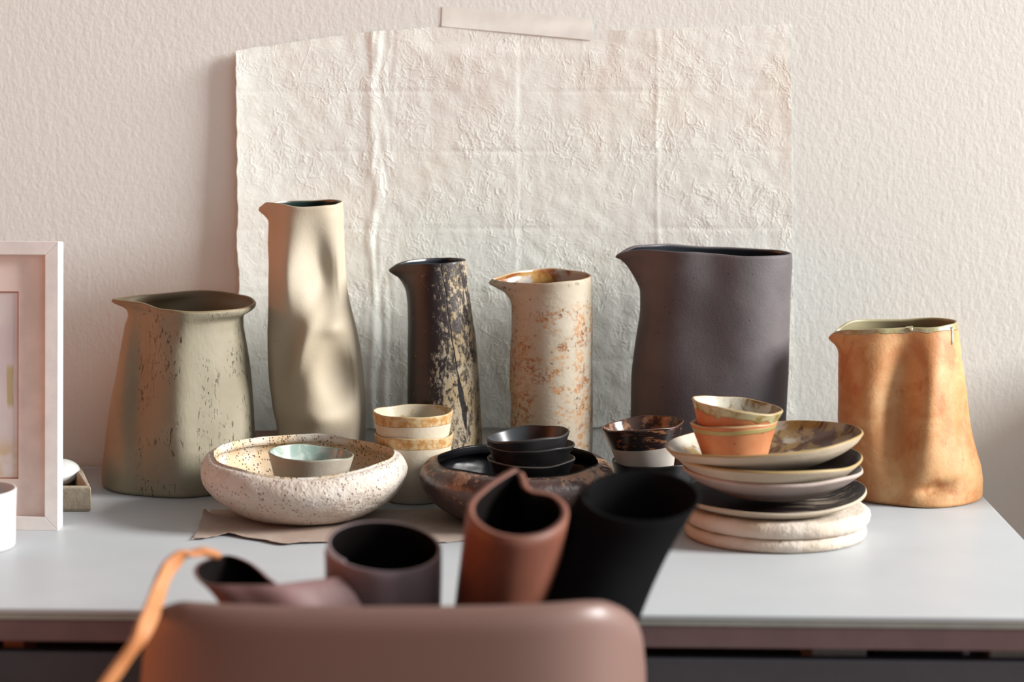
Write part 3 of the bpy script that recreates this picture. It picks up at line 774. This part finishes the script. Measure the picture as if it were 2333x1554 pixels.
# ------------------------------------------------------------------ stack on the right
SX, SY = at(1770, 2.76), 2.765
b = MB('rough_cream_slab')
b.bump(b.noise(60, 5, .65), .0026); b.bump(b.noise(170, 4, .6), .0010)
cc = b.step(b.noise(60, 4, .6, sc=(1, 1, 1.5)), .66, .72)
M_slab = b.done(b.mix(cc, b.mix(b.step(b.noise(16, 4), .35, .7), (0.84, 0.70, 0.56), (0.94, 0.84, 0.73)), (0.45, 0.26, 0.15)), .8, .25)
def slab(name, label, X, Y, z, r, h, group, seed, oval):
    base = Vector((X, Y, z)); nth, V, F_ = 160, [], []
    prof = [(0, 0), (.5, 0), (.93, 0), (.965, .08), (.99, .3), (1.0, .55), (.99, .82), (.96, .97), (.92, 1.0), (.5, .99), (0, .99)]
    for k, (pr, pz) in enumerate(prof[1:-1]):
        for j in range(nth):
            a = 2 * PI * j / nth
            q = 1 + .012 * noise.noise(Vector((math.cos(a) * 2, math.sin(a) * 2, seed))) + .010 * noise.noise(Vector((math.cos(a) * 9, math.sin(a) * 9, seed + pz)))
            zz = h * pz + (.0016 * noise.noise(Vector((math.cos(a) * 5, math.sin(a) * 5, seed + 4))) * (pr > .8) * (pz > .2))
            V.append(Vector((r * pr * q * math.cos(a), r * pr * q * math.sin(a) * oval, max(zz, 0))))
    n = len(prof) - 2
    for k in range(n - 1):
        for j in range(nth): F_.append((k*nth+j, k*nth+(j+1) % nth, (k+1)*nth+(j+1) % nth, (k+1)*nth+j))
    F_.append(tuple(range(nth - 1, -1, -1))); F_.append(tuple(range((n-1)*nth, n*nth)))
    return tag(mesh_obj(name, V, F_, M_slab, None, True, loc=base), label, 'plate', group)
GS = 'thick cream slab plates'
slab('slab_plate', 'lowest thick cream clay slab plate, at the very bottom of the right-hand stack', SX, SY, TZ, .1165, .0175, GS, 3, .96)
slab('slab_plate', 'second thick cream clay slab plate from the bottom of the right-hand stack', SX + .002, SY, TZ + .0178, .1190, .0215, GS, 8, .96)
# dark-topped plate
b = MB('streaked_plate_top')
stt = b.step(b.noise(60, 5, .7, sc=(.25, 1.6, 1), rot=(0, 0, .3)), .50, .60)
M_streak = b.done(b.mix(b.ma('MULTIPLY', stt, b.step(b.xyz(0), -.02, .09)), (0.028, 0.018, 0.018), (0.52, 0.42, 0.32)), .45, .35)
M_plate = mat_plain('cream_plate_clay', (0.60, 0.50, 0.38), .6, .3, 0, 200, .0004)
pot('dark_topped_plate', 'thin cream-edged plate with dark streaked top, between the slab plates and the shallow bowls', 'plate', SX - .003, SY, TZ + .0178 + .0220,
    [(0, 0), (.06, 0), (.085, .0015), (.105, .006), (.1185, .0125)], (M_plate, M_streak, M_plate), th=.0042, irr=.006, seed=8, oval=.95, tilt=(1.0, -1.0),
    rim=[(0, 6), (40, 5), (90, 1), (180, 0), (270, -2), (320, 1)], rim_irr=.0008)
b = MB('taupe_bowl_clay'); b.bump(b.noise(200, 3), .0003); b.bump(b.noise(35, 3), .0005)
M_tb = b.done(b.mix(b.step(b.noise(18, 4), .35, .7), (0.64, 0.51, 0.37), (0.74, 0.61, 0.46)), .6, .3)
b = MB('mauve_bowl_clay'); b.bump(b.noise(200, 3), .0003); b.bump(b.noise(35, 3), .0006)
M_mb = b.done(b.mix(b.step(b.noise(18, 4), .35, .7), (0.50, 0.39, 0.34), (0.58, 0.47, 0.42)), .6, .3)
b = MB('brown_pooled_glaze'); b.bump(b.noise(45, 4), .0006)
nz = b.noise(34, 5, .62, dist=.5)
c = b.mix(b.step(nz, .42, .58), (0.16, 0.065, 0.022), (0.50, 0.34, 0.13))
c = b.mix(b.step(b.ma('SUBTRACT', b.noise(20, 3, off=(1, 1, 0)), b.ma('MULTIPLY', b.xyz(0), 1.3)), .44, .52), c, (0.72, 0.68, 0.57))
M_pool = b.done(c, .25, .45, coat=.3)
M_ochre_rim = mat_plain('ochre_rim', (0.52, 0.37, 0.17), .45)
GB = 'shallow taupe bowls in the right-hand stack'
pot('shallow_bowl', 'mauve-grey shallow bowl with a plain wavy rim, lowest of three stacked shallow bowls', 'bowl', SX - .004, SY, .8035,
    [(0, 0), (.052, 0), (.067, .005), (.0935, .018), (.1045, .026), (.1145, .034)], (M_mb, M_dish_in, M_mb), th=.0042, irr=.008, seed=9, oval=.93,
    rim=[(0, -1), (45, -2), (90, -1), (180, -1), (225, -3), (270, -3.5), (315, -2)], rim_irr=.0009, group=GB)
pot('shallow_bowl', 'taupe shallow bowl with a stained rim, middle of three stacked shallow bowls', 'bowl', SX - .010, SY, .8165,
    [(0, 0), (.064, 0), (.076, .003), (.095, .013), (.109, .025), (.1205, .036)], (M_tb, M_dish_in, M_ochre_rim), th=.0036, irr=.010, seed=10, oval=.95,
    tilt=(0, -0.3), rim=[(0, 1), (45, 2), (90, 0), (180, 1), (225, 0), (270, -1), (315, -3)], rim_irr=.0008, group=GB)
pot('shallow_bowl', 'taupe shallow bowl glazed brown and cream inside, topmost of three, holding the orange cups', 'bowl', SX - .012, SY, .8415,
    [(0, 0), (.056, 0), (.070, .002), (.098, .012), (.116, .023), (.1245, .033)], (M_tb, M_pool, M_ochre_rim), th=.0034, irr=.010, seed=12, oval=.95,
    tilt=(0, -5.6), rim=[(0, -1), (90, 0), (180, 0), (270, 1)], rim_irr=.0009, group=GB)
# orange cups
b = MB('orange_cup_drips')
z = b.xyz(2)
thr = b.ma('SUBTRACT', .0465, b.ma('MULTIPLY', b.step(b.noise(26, 1, .4, sc=(1, 1, 0)), .46, .66), .016))
gm = b.step(b.ma('SUBTRACT', z, thr), 0, .0012)
tc_ = b.mix(b.step(b.noise(24, 4), .35, .7), (0.66, 0.20, 0.07), (0.72, 0.29, 0.12))
sp = b.step(b.voro(55), .05, .09, 1, 0)
tc_ = b.mix(b.ma('MULTIPLY', sp, .8), tc_, (0.16, 0.07, 0.05))
gl = b.mix(b.step(b.noise(60, 4, .6), .42, .6), (0.42, 0.30, 0.10), (0.64, 0.58, 0.34))
b.bump(gm, .0009); b.bump(b.noise(200, 3), .0003)
M_ocup = b.done(b.mix(gm, tc_, gl), b.mix(gm, (.6,)*3, (.22,)*3), .4)
b = MB('orange_cup_bands')
z = b.xyz(2)
gm = b.step(b.ma('ABSOLUTE', b.ma('SUBTRACT', z, b.ma('ADD', .0435, b.ma('MULTIPLY', b.noise(20, 2), .004)))), .0022, .0034, 1, 0)
tc2 = b.mix(b.step(b.noise(24, 4), .35, .7), (0.64, 0.20, 0.07), (0.72, 0.30, 0.13))
sp = b.step(b.voro(55), .05, .09, 1, 0)
tc2 = b.mix(b.ma('MULTIPLY', sp, .8), tc2, (0.16, 0.07, 0.05))
b.bump(gm, .0006)
M_ocup2 = b.done(b.mix(gm, tc2, (0.50, 0.42, 0.16)), b.mix(gm, (.6,)*3, (.3,)*3), .4)
b = MB('mottled_cream_glaze')
M_ocup_in = b.done(b.mix(b.step(b.ma('ADD', b.noise(45, 5, .6, dist=.5), b.ma('MULTIPLY', b.xyz(0), 2.4)), .50, .66), (0.72, 0.68, 0.56), (0.30, 0.17, 0.05)), .22, .45)
M_ocup_rim = mat_plain('orange_cup_rim', (0.62, 0.46, 0.25), .35)
GO = 'stacked orange cups'
pot('orange_cup', 'lower orange clay cup with an olive band, standing in the topmost shallow bowl', 'cup', at(1674, 2.765), 2.75, .8485,
    [(0, 0), (.037, 0), (.040, .003), (.047, .026), (.0560, .052)], (M_ocup2, M_ocup_in, M_ocup_rim), th=.0028, irr=.008, seed=3, tilt=(0, -3.0), rim_irr=.0008, group=GO)
pot('orange_cup', 'upper orange clay cup with yellow-olive glaze drips on its rim, tipped right', 'cup', at(1664, 2.765), 2.75, .9215 - .0565,
    [(0, 0), (.034, 0), (.038, .003), (.047, .028), (.0580, .0565)], (M_ocup, M_ocup_in, M_ocup_rim), th=.0028, irr=.008, seed=15, tilt=(0, 7.0), rim_irr=.0008, group=GO)

# ================================================================== LEFT SIDE THINGS
KK = 1.0
# picture frame leaning back
def frame():
    M_fr = mat_plain('white_frame_paint', (0.72, 0.67, 0.64), .5, .3, 0, 200, .0001)
    M_mat = mat_plain('mount_board', (0.78, 0.66, 0.60), .85, .1)
    M_bevel = mat_plain('mount_bevel', (0.42, 0.20, 0.15), .8, .1)
    b = MB('watercolour_print')
    n1 = b.noise(18, 3, .5); z, x = b.xyz(2), b.xyz(0)
    c = b.mix(b.step(b.noise(9, 3), .4, .65), (0.74, 0.68, 0.66), (0.66, 0.58, 0.60))
    c = b.mix(b.ma('MULTIPLY', b.step(z, .13, .085), b.step(n1, .40, .55)), c, (0.62, 0.46, 0.24))
    blob = b.ma('MULTIPLY', b.step(b.ma('ABSOLUTE', b.ma('SUBTRACT', z, .185)), .020, .032, 1, 0), b.step(b.ma('ABSOLUTE', b.ma('ADD', x, b.ma('ADD', .0625, b.ma('MULTIPLY', n1, .006)))), .0035, .005, 1, 0))
    c = b.mix(blob, c, (0.55, 0.46, 0.26))
    M_pr = b.done(c, .8, .1)
    br = PZ(132, 1209, TZ); tr = P(136, 550, br.y + .040)
    lean = math.atan2(.040, tr.z - TZ)
    root = empty('picture_frame', (br.x, br.y, TZ + 0.0), 'white picture frame with a pinkish mount, leaning at the left edge of the table', 'picture', rot=(-lean, 0, 0))
    Hh = (tr.z - TZ) / math.cos(lean); Ww = .285; t = .0175; dp_ = .028
    yf, yb_ = 0.0, dp_
    # mitred moulding bars
    def bar(pts):
        V = [(x, yf, z) for x, z in pts] + [(x, yb_, z) for x, z in pts]
        F_ = [(0, 1, 2, 3), (7, 6, 5, 4), (0, 4, 5, 1), (1, 5, 6, 2), (2, 6, 7, 3), (3, 7, 4, 0)]
        return mesh_obj('moulding', V, F_, M_fr, root, smooth=False, bevel=.0007)
    bar([(-Ww, 0), (0, 0), (-t, t), (-Ww + t, t)][::1])
    bar([(0, 0), (0, Hh), (-t, Hh - t), (-t, t)])
    bar([(0, Hh), (-Ww, Hh), (-Ww + t, Hh - t), (-t, Hh - t)])
    bar([(-Ww, Hh), (-Ww, 0), (-Ww + t, t), (-Ww + t, Hh - t)])
    s = br.y / F
    wx = -(132 - 34) * s; wz0 = (1209 - 1093) * s * 1.02; wz1 = (1209 - 662) * s * 1.02
    my = .011
    # mount board as a ring with a real window
    xo0, xo1, zo0, zo1 = -Ww + t, -t, t, Hh - t; xi0, xi1 = -Ww - wx, wx
    V = [(xo0, my, zo0), (xo1, my, zo0), (xo1, my, zo1), (xo0, my, zo1), (xi0, my, wz0), (xi1, my, wz0), (xi1, my, wz1), (xi0, my, wz1)]
    mesh_obj('mount_board', V, [(0, 1, 5, 4), (1, 2, 6, 5), (2, 3, 7, 6), (3, 0, 4, 7)], M_mat, root, smooth=False)
    w = .0018
    V = [(xi0, my, wz0), (xi1, my, wz0), (xi1, my, wz1), (xi0, my, wz1), (xi0 + w, my + .0025, wz0 + w), (xi1 - w, my + .0025, wz0 + w), (xi1 - w, my + .0025, wz1 - w), (xi0 + w, my + .0025, wz1 - w)]
    mesh_obj('mount_bevel', V, [(0, 1, 5, 4), (1, 2, 6, 5), (2, 3, 7, 6), (3, 0, 4, 7)], M_bevel, root, smooth=False)
    V, F_ = box_data(xi0 - .002, xi1 + .002, my + .0026, my + .0036, wz0 - .002, wz1 + .002)
    mesh_obj('print', V, F_, M_pr, root, smooth=False)
    V, F_ = box_data(-Ww + .003, -.003, my + .0045, dp_ - .001, .003, Hh - .003)
    mesh_obj('backing_board', V, F_, M_board, root, smooth=False)
    # easel strut behind
    V = [(-Ww / 2 - .02, dp_, .25), (-Ww / 2 + .02, dp_, .25), (-Ww / 2 + .02, .115, .0138), (-Ww / 2 - .02, .115, .0138),
         (-Ww / 2 - .02, dp_ + .003, .252), (-Ww / 2 + .02, dp_ + .003, .252), (-Ww / 2 + .02, .118, .0138), (-Ww / 2 - .02, .118, .0138)]
    mesh_obj('easel_strut', V, [(0, 1, 2, 3), (7, 6, 5, 4), (0, 4, 5, 1), (1, 5, 6, 2), (2, 6, 7, 3), (3, 7, 4, 0)], M_board, root, smooth=False)
frame()

# clay tray behind the frame
def tray():
    b = MB('sandy_clay'); b.bump(b.noise(120, 4, .6), .0008)
    m = b.done(b.mix(b.step(b.noise(60, 4), .35, .7), (0.36, 0.30, 0.22), (0.43, 0.37, 0.28)), .8, .2)
    zt = .7846
    fr = PZ(207, 1109, zt); bk = PZ(185, 1062, zt)
    rt = tag(empty('clay_tray', (fr.x, fr.y, TZ), 'rectangular sandy clay tray half hidden behind the picture frame', 'tray'))
    L = -.19
    out = [(L, -.004), (0, 0), (bk.x - fr.x, bk.y - fr.y), (L - .02, .135)]
    cx_ = sum(p[0] for p in out) / 4; cy_ = sum(p[1] for p in out) / 4
    def off(k, d): return [(p[0] + (d if p[0] < cx_ else -d), p[1] + (d if p[1] < cy_ else -d)) for p in out]
    h = zt - TZ
    rings = [[(x, y, 0) for x, y in off(0, .003)], [(x, y, .004) for x, y in out], [(x, y, h - .002) for x, y in out], [(x, y, h) for x, y in off(0, .0015)],
             [(x, y, h) for x, y in off(0, .007)], [(x, y, h - .003) for x, y in off(0, .009)], [(x, y, .006) for x, y in off(0, .010)]]
    V = [v for r in rings for v in r]; F_ = [(3, 2, 1, 0)]
    for k in range(len(rings) - 1):
        for j in range(4): F_.append((k*4+j, k*4+(j+1) % 4, (k+1)*4+(j+1) % 4, (k+1)*4+j))
    n = len(rings) - 1; F_.append((n*4, n*4+1, n*4+2, n*4+3))
    mesh_obj('body', V, F_, m, rt, smooth=False, bevel=.0012)
    # pebble and dark sticks in the tray
    V, F_ = [], []; n1, n2 = 32, 18
    for i in range(n2 + 1):
        p = PI * i / n2
        for j in range(n1):
            a = 2 * PI * j / n1
            V.append((.036 * math.sin(p) * math.cos(a), .028 * math.sin(p) * math.sin(a), .020 + .020 * math.cos(p) + .003 * math.sin(p) * math.cos(2 * a)))
    for i in range(n2):
        for j in range(n1): F_.append((i*n1+j, (i+1)*n1+j, (i+1)*n1+(j+1) % n1, i*n1+(j+1) % n1))
    q = P(124, 1085, 2.985)
    o = mesh_obj('white_pebble', V, F_, mat_plain('white_stone', (0.72, 0.74, 0.72), .4), None, True, loc=(q.x, 2.985, TZ + .0105))
    tag(o, 'smooth white pebble lying in the clay tray', 'pebble')
    o = box('black_pad', -.07, .0, -.03, .03, 0, .004, M_black, None, .001, loc=(fr.x - .062, 2.985, TZ + .0062))
    tag(o, 'flat black pad under the white pebble in the clay tray', 'pad')
tray()

# white pot at the left frame edge
b = MB('white_porcelain')
M_porc = b.done((0.50, 0.48, 0.48), .5, .3)
q = PZ(40, 1298, TZ)
KK = 0.75
pot('white_pot', 'plain white pot cut off by the left edge, in front of the picture frame', 'pot', P(39, 1165, 2.66).x - .055, 2.655, TZ,
    [(0, 0), (.049, 0), (.0515, .003), (.053, .035), (.055, .0725)], (M_porc, M_porc, M_porc), th=.004, irr=.002, seed=3, rim_irr=.0002)

# ================================================================== FOREGROUND CHAIR AND ROLLS
YB = 2.06
def chair():
    b = MB('frosted_plastic')
    b.t.nodes.remove(b.b)
    df = b.n('ShaderNodeBsdfPrincipled'); df.inputs['Base Color'].default_value = (0.27, 0.165, 0.14, 1); df.inputs['Roughness'].default_value = .38
    tr = b.n('ShaderNodeBsdfTranslucent'); tr.inputs[0].default_value = (0.30, 0.17, 0.13, 1)
    mx = b.n('ShaderNodeMixShader'); mx.inputs[0].default_value = .35
    b.t.links.new(df.outputs[0], mx.inputs[1]); b.t.links.new(tr.outputs[0], mx.inputs[2]); b.t.links.new(mx.outputs[0], b.out.inputs[0])
    m = b.m
    zt = P(1166, 1393, YB).z
    xl, xr = P(300, 1540, YB).x, P(1481, 1540, YB).x
    cx_ = (xl + xr) / 2; hw = (xr - xl) / 2
    root = empty('plastic_chair', (cx_, YB + .2, 0), 'blurred plastic chair seen from behind, with leather rolls standing on its seat', 'chair')
    V, F_ = [], []; nu, nv = 90, 50
    lo = .47
    topx = [(-1.0, -.075), (-.985, -.045), (-.95, -.020), (-.88, -.006), (-.80, 0), (-.3, .0), (.3, .002), (.7, .0035), (.80, .001), (.88, -.009), (.95, -.028), (.985, -.052), (1.0, -.085)]
    def yoff(u): return (.085 if u > 0 else .03) * abs(u) ** 6 + .012 * u * u
    for j in range(nv + 1):
        for i in range(nu + 1):
            u = -1 + 2 * i / nu; u = math.sin(u * PI / 2) if abs(u) < 2 else u
            t = j / nv
            zz = lo + (zt + interp(topx, u)[0] - lo) * t
            w = hw * (1 - .10 * (1 - t) ** 2)
            lip = .012 * max(0, (t - .94) / .06) ** 2
            V.append((w * u, YB + yoff(u) - .012 * (1 - t) + lip - root.location.y, zz))
    for j in range(nv):
        for i in range(nu):
            a = j * (nu + 1) + i; F_.append((a, a + 1, a + nu + 2, a + nu + 1))
    o = mesh_obj('backrest', V, F_, m, root); s = o.modifiers.new('th', 'SOLIDIFY'); s.thickness = .005; s.offset = -1
    V, F_ = [], []
    n = 40
    for j in range(n + 1):
        for i in range(n + 1):
            u = -1 + 2 * i / n; t = j / n
            w = hw * .92 * (1 - .08 * t)
            yy = YB + .004 + .40 * t + yoff(u) * (1 - t) * .9
            V.append((w * u, yy - root.location.y, .455 + .012 * u * u - .02 * max(0, (t - .85) / .15) ** 2 + .012 * max(0, 1 - t / .06)))
    for j in range(n):
        for i in range(n):
            a = j * (n + 1) + i; F_.append((a, a + 1, a + n + 2, a + n + 1))
    o = mesh_obj('seat', V, F_, m, root); s = o.modifiers.new('th', 'SOLIDIFY'); s.thickness = .006; s.offset = -1
    for sx in (-1, 1):
        for yy, sp_ in ((-.15, -.03), (.15, .03)):
            V, F_ = [], []
            for k, zz in enumerate((0, .448)):
                for j in range(16):
                    a = 2 * PI * j / 16; r = .009 + .004 * k
                    V.append((sx * (hw * .80 - .04 * k) + r * math.cos(a), yy + sp_ * (1 - k) + r * math.sin(a), zz))
            for j in range(16): F_.append((j, (j + 1) % 16, 16 + (j + 1) % 16, 16 + j))
            F_.append(tuple(range(15, -1, -1))); F_.append(tuple(range(16, 32)))
            mesh_obj('leg', V, F_, M_steel, root)
chair()

def roll(name, label, prof, scale, top, bot, th, m, m_in=None, inner=1, path=None, taper=1.0, nrow=40, cat='leather roll', cut=0.0):
    """a sheet rolled into an open profile (u right, v away) standing along the line bot -> top"""
    n = len(prof); dense = []
    L = [0]
    for i in range(1, n): L.append(L[-1] + math.dist(prof[i], prof[i-1]))
    pts = [(L[i], prof[i][0], prof[i][1]) for i in range(n)]
    N = 140
    def cr(t):
        i = 0
        while i < n - 2 and pts[i+1][0] < t: i += 1
        p1, p2 = pts[i], pts[i+1]; p0 = pts[i-1] if i else None; p3 = pts[i+2] if i + 2 < n else None
        h = p2[0] - p1[0]; u = (t - p1[0]) / h; out = []
        for k in (1, 2):
            m1 = (p2[k] - p0[k]) / (p2[0] - p0[0]) * h if p0 else (p2[k] - p1[k])
            m2 = (p3[k] - p1[k]) / (p3[0] - p1[0]) * h if p3 else (p2[k] - p1[k])
            u2, u3 = u * u, u ** 3
            out.append((2*u3-3*u2+1)*p1[k] + (u3-2*u2+u)*m1 + (-2*u3+3*u2)*p2[k] + (u3-u2)*m2)
        return Vector(out)
    dense = [cr(L[-1] * i / N) * scale for i in range(N + 1)]
    nor = []
    for i in range(N + 1):
        t = (dense[min(i+1, N)] - dense[max(i-1, 0)]).normalized(); nor.append(Vector((-t.y, t.x)))
    top, bot = Vector(top), Vector(bot)
    w = (top - bot).normalized(); u = (Vector((1, 0, 0)) - w * w.x).normalized(); v = w.cross(u)
    V, F_ = [], []
    per = 2 * (N + 1)
    for k in range(nrow + 1):
        s = k / nrow
        c = bot.lerp(top, s)
        if path: c = c + Vector(path(1 - s))
        sc = 1 - (1 - taper) * (1 - s)
        for i in range(N + 1):
            q = (dense[i] + nor[i] * th / 2 / sc) * sc; V.append(c + u * q.x + v * q.y + w * (q.y * cut * s ** 3) - bot)
        for i in range(N, -1, -1):
            q = (dense[i] - nor[i] * th / 2 / sc) * sc; V.append(c + u * q.x + v * q.y + w * (q.y * cut * s ** 3) - bot)
    for k in range(nrow):
        for i in range(per):
            a, b_ = k * per + i, k * per + (i + 1) % per
            F_.append((a, b_, b_ + per, a + per))
    for i in range(N):
        F_.append((i, per - 1 - i, per - 2 - i, i + 1))
        q = nrow * per; F_.append((q + i, q + i + 1, q + per - 2 - i, q + per - 1 - i))
    o = mesh_obj(name, V, F_, m, None, loc=bot)
    tag(o, label, cat)
    if m_in:
        o.data.materials.append(m_in)
        for k in range(nrow):
            for i in range(per):
                left = i < N; right = N < i < per - 1
                if (inner == 1 and left) or (inner == -1 and right): o.data.polygons[k * per + i].material_index = 1
    bm = o.modifiers.new('n', 'WEIGHTED_NORMAL'); bm.keep_sharp = True
    return o
def leather(name, c0, c1, rough=.5):
    b = MB(name); b.bump(b.noise(220, 3), .0003)
    return b.done(b.mix(b.step(b.noise(9, 3), .35, .65), c0, c1), rough, .35)
M_l1 = leather('rose_leather', (0.20, 0.095, 0.09), (0.25, 0.13, 0.125))
M_l2 = leather('mauve_leather', (0.24, 0.17, 0.185), (0.28, 0.205, 0.22))
M_l3 = leather('russet_leather', (0.17, 0.058, 0.036), (0.22, 0.078, 0.048))
M_l4 = mat_plain('black_felt', (0.009, 0.009, 0.010), 1.0, .02)
M_tan = leather('tan_leather', (0.50, 0.19, 0.07), (0.58, 0.25, 0.10))
SEAT = .462
# roll 2: closed round roll
def spiral(r0, r1, a0, a1, n=28):
    return [((r0 + (r1 - r0) * i / n) * math.cos(math.radians(a0 + (a1 - a0) * i / n)), (r0 + (r1 - r0) * i / n) * math.sin(math.radians(a0 + (a1 - a0) * i / n))) for i in range(n + 1)]
M_inner_shade = mat_plain('painted_inner_shade', (0.009, 0.007, 0.007), 1.0, .03)  # shade inside the rolls, painted near-black on the leather's inner faces
Y2 = 2.22; s2 = Y2 / F
t2 = P(873, 1243, Y2)
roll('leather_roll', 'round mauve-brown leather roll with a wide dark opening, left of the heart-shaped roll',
     spiral(137, 127, 200, 590), s2, t2, (t2.x - .038, Y2 + .09, SEAT), .0035, M_l2, M_inner_shade, inner=1,
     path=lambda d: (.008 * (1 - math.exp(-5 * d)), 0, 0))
# roll 1: loose teardrop
Y1 = 2.19; s1 = Y1 / F; k = .27
pr = [(250, -14), (180, -26), (110, -38), (40, -40), (-40, -38), (-80, -14), (-96, 12), (-84, 34), (-45, 50), (10, 33), (60, 3), (88, -18), (104, -27)]
pr = [(x, y / k) for x, y in pr]
t1 = P(533, 1302, Y1)
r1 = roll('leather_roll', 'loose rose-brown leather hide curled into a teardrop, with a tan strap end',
     pr, s1, t1, (t1.x, Y1 - .01, SEAT), .003, M_l1, M_inner_shade, inner=-1, path=lambda d: (0.04 * (1 - math.exp(-d * 12)), 0, 0), taper=.8)
# strap end curling from roll 1 down over the chair
def ribbon(name, pts, wv, th, m, parent):
    wv = [w * .62 for w in wv]
    P_ = [Vector(p) for p in pts]; n = 60; V, F_ = [], []
    q = [(i, p.x, p.y, p.z, w) for i, (p, w) in enumerate(zip(P_, wv))]
    for i in range(n + 1):
        t = i / n * (len(P_) - 1); x, y, z, w = interp(q, t); c = Vector((x, y, z))
        x2, y2, z2, _ = interp(q, min(t + .05, len(P_) - 1)); x1_, y1_, z1_, _ = interp(q, max(t - .05, 0))
        T = (Vector((x2, y2, z2)) - Vector((x1_, y1_, z1_))).normalized()
        side = Vector((.38, 1, -.05)); side = (side - T * side.dot(T)).normalized(); nr = T.cross(side)
        for a, b_ in ((-1, -1), (1, -1), (1, 1), (-1, 1)): V.append(c + side * (a * w / 2) + nr * (b_ * th / 2))
    for i in range(n):
        for j in range(4): F_.append((i*4+j, i*4+(j+1) % 4, i*4+4+(j+1) % 4, i*4+4+j))
    F_.append((3, 2, 1, 0)); F_.append((n*4, n*4+1, n*4+2, n*4+3))
    o = mesh_obj(name, V, F_, m, parent, smooth=False, bevel=.001)
    if parent: o.location = -parent.location
    return o
sp_ = [P(500, 1266, 2.225), P(455, 1258, 2.205), P(415, 1268, 2.18), P(382, 1298, 2.15), P(362, 1345, 2.12), P(345, 1395, 2.08), P(318, 1450, 2.04), P(275, 1515, 2.02), P(228, 1580, 2.0), P(190, 1640, 1.99)]
st = ribbon('strap_end', sp_, [.012, .018, .024, .026, .026, .028, .030, .032, .032, .032], .006, M_tan, r1)
st['label'] = 'tan leather strap end'
# roll 3: heart-shaped opening, leaning
Y3 = 2.22; s3 = Y3 / F; k = .52
pr = [(-4, 92), (-35, 66), (-75, 25), (-104, -20), (-95, -60), (-50, -88), (10, -92), (70, -72), (110, -32), (110, 4), (84, 28), (54, 33), (32, 34), (18, 46), (12, 66), (4, 84)]
pr = [(x, y / k) for x, y in pr]
t3 = P(1177, 1143, Y3)
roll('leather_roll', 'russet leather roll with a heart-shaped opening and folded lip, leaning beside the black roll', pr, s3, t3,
     (t3.x - .056, 2.335, SEAT), .0075, M_l3, M_inner_shade, inner=1)
# roll 4: black
Y4 = 2.25; s4 = Y4 / F
t4 = P(1462, 1128, Y4)
roll('felt_roll', 'thick black felt roll leaning to the right, rightmost of the rolls on the chair', spiral(138, 126, 160, 540), s4, t4,
     (t4.x, 2.17, SEAT), .004, M_l4, M_l4, inner=1, path=lambda d: (-.135 * (1 - math.exp(-2.2 * d)), 0, 0), cat='felt roll', cut=.42)
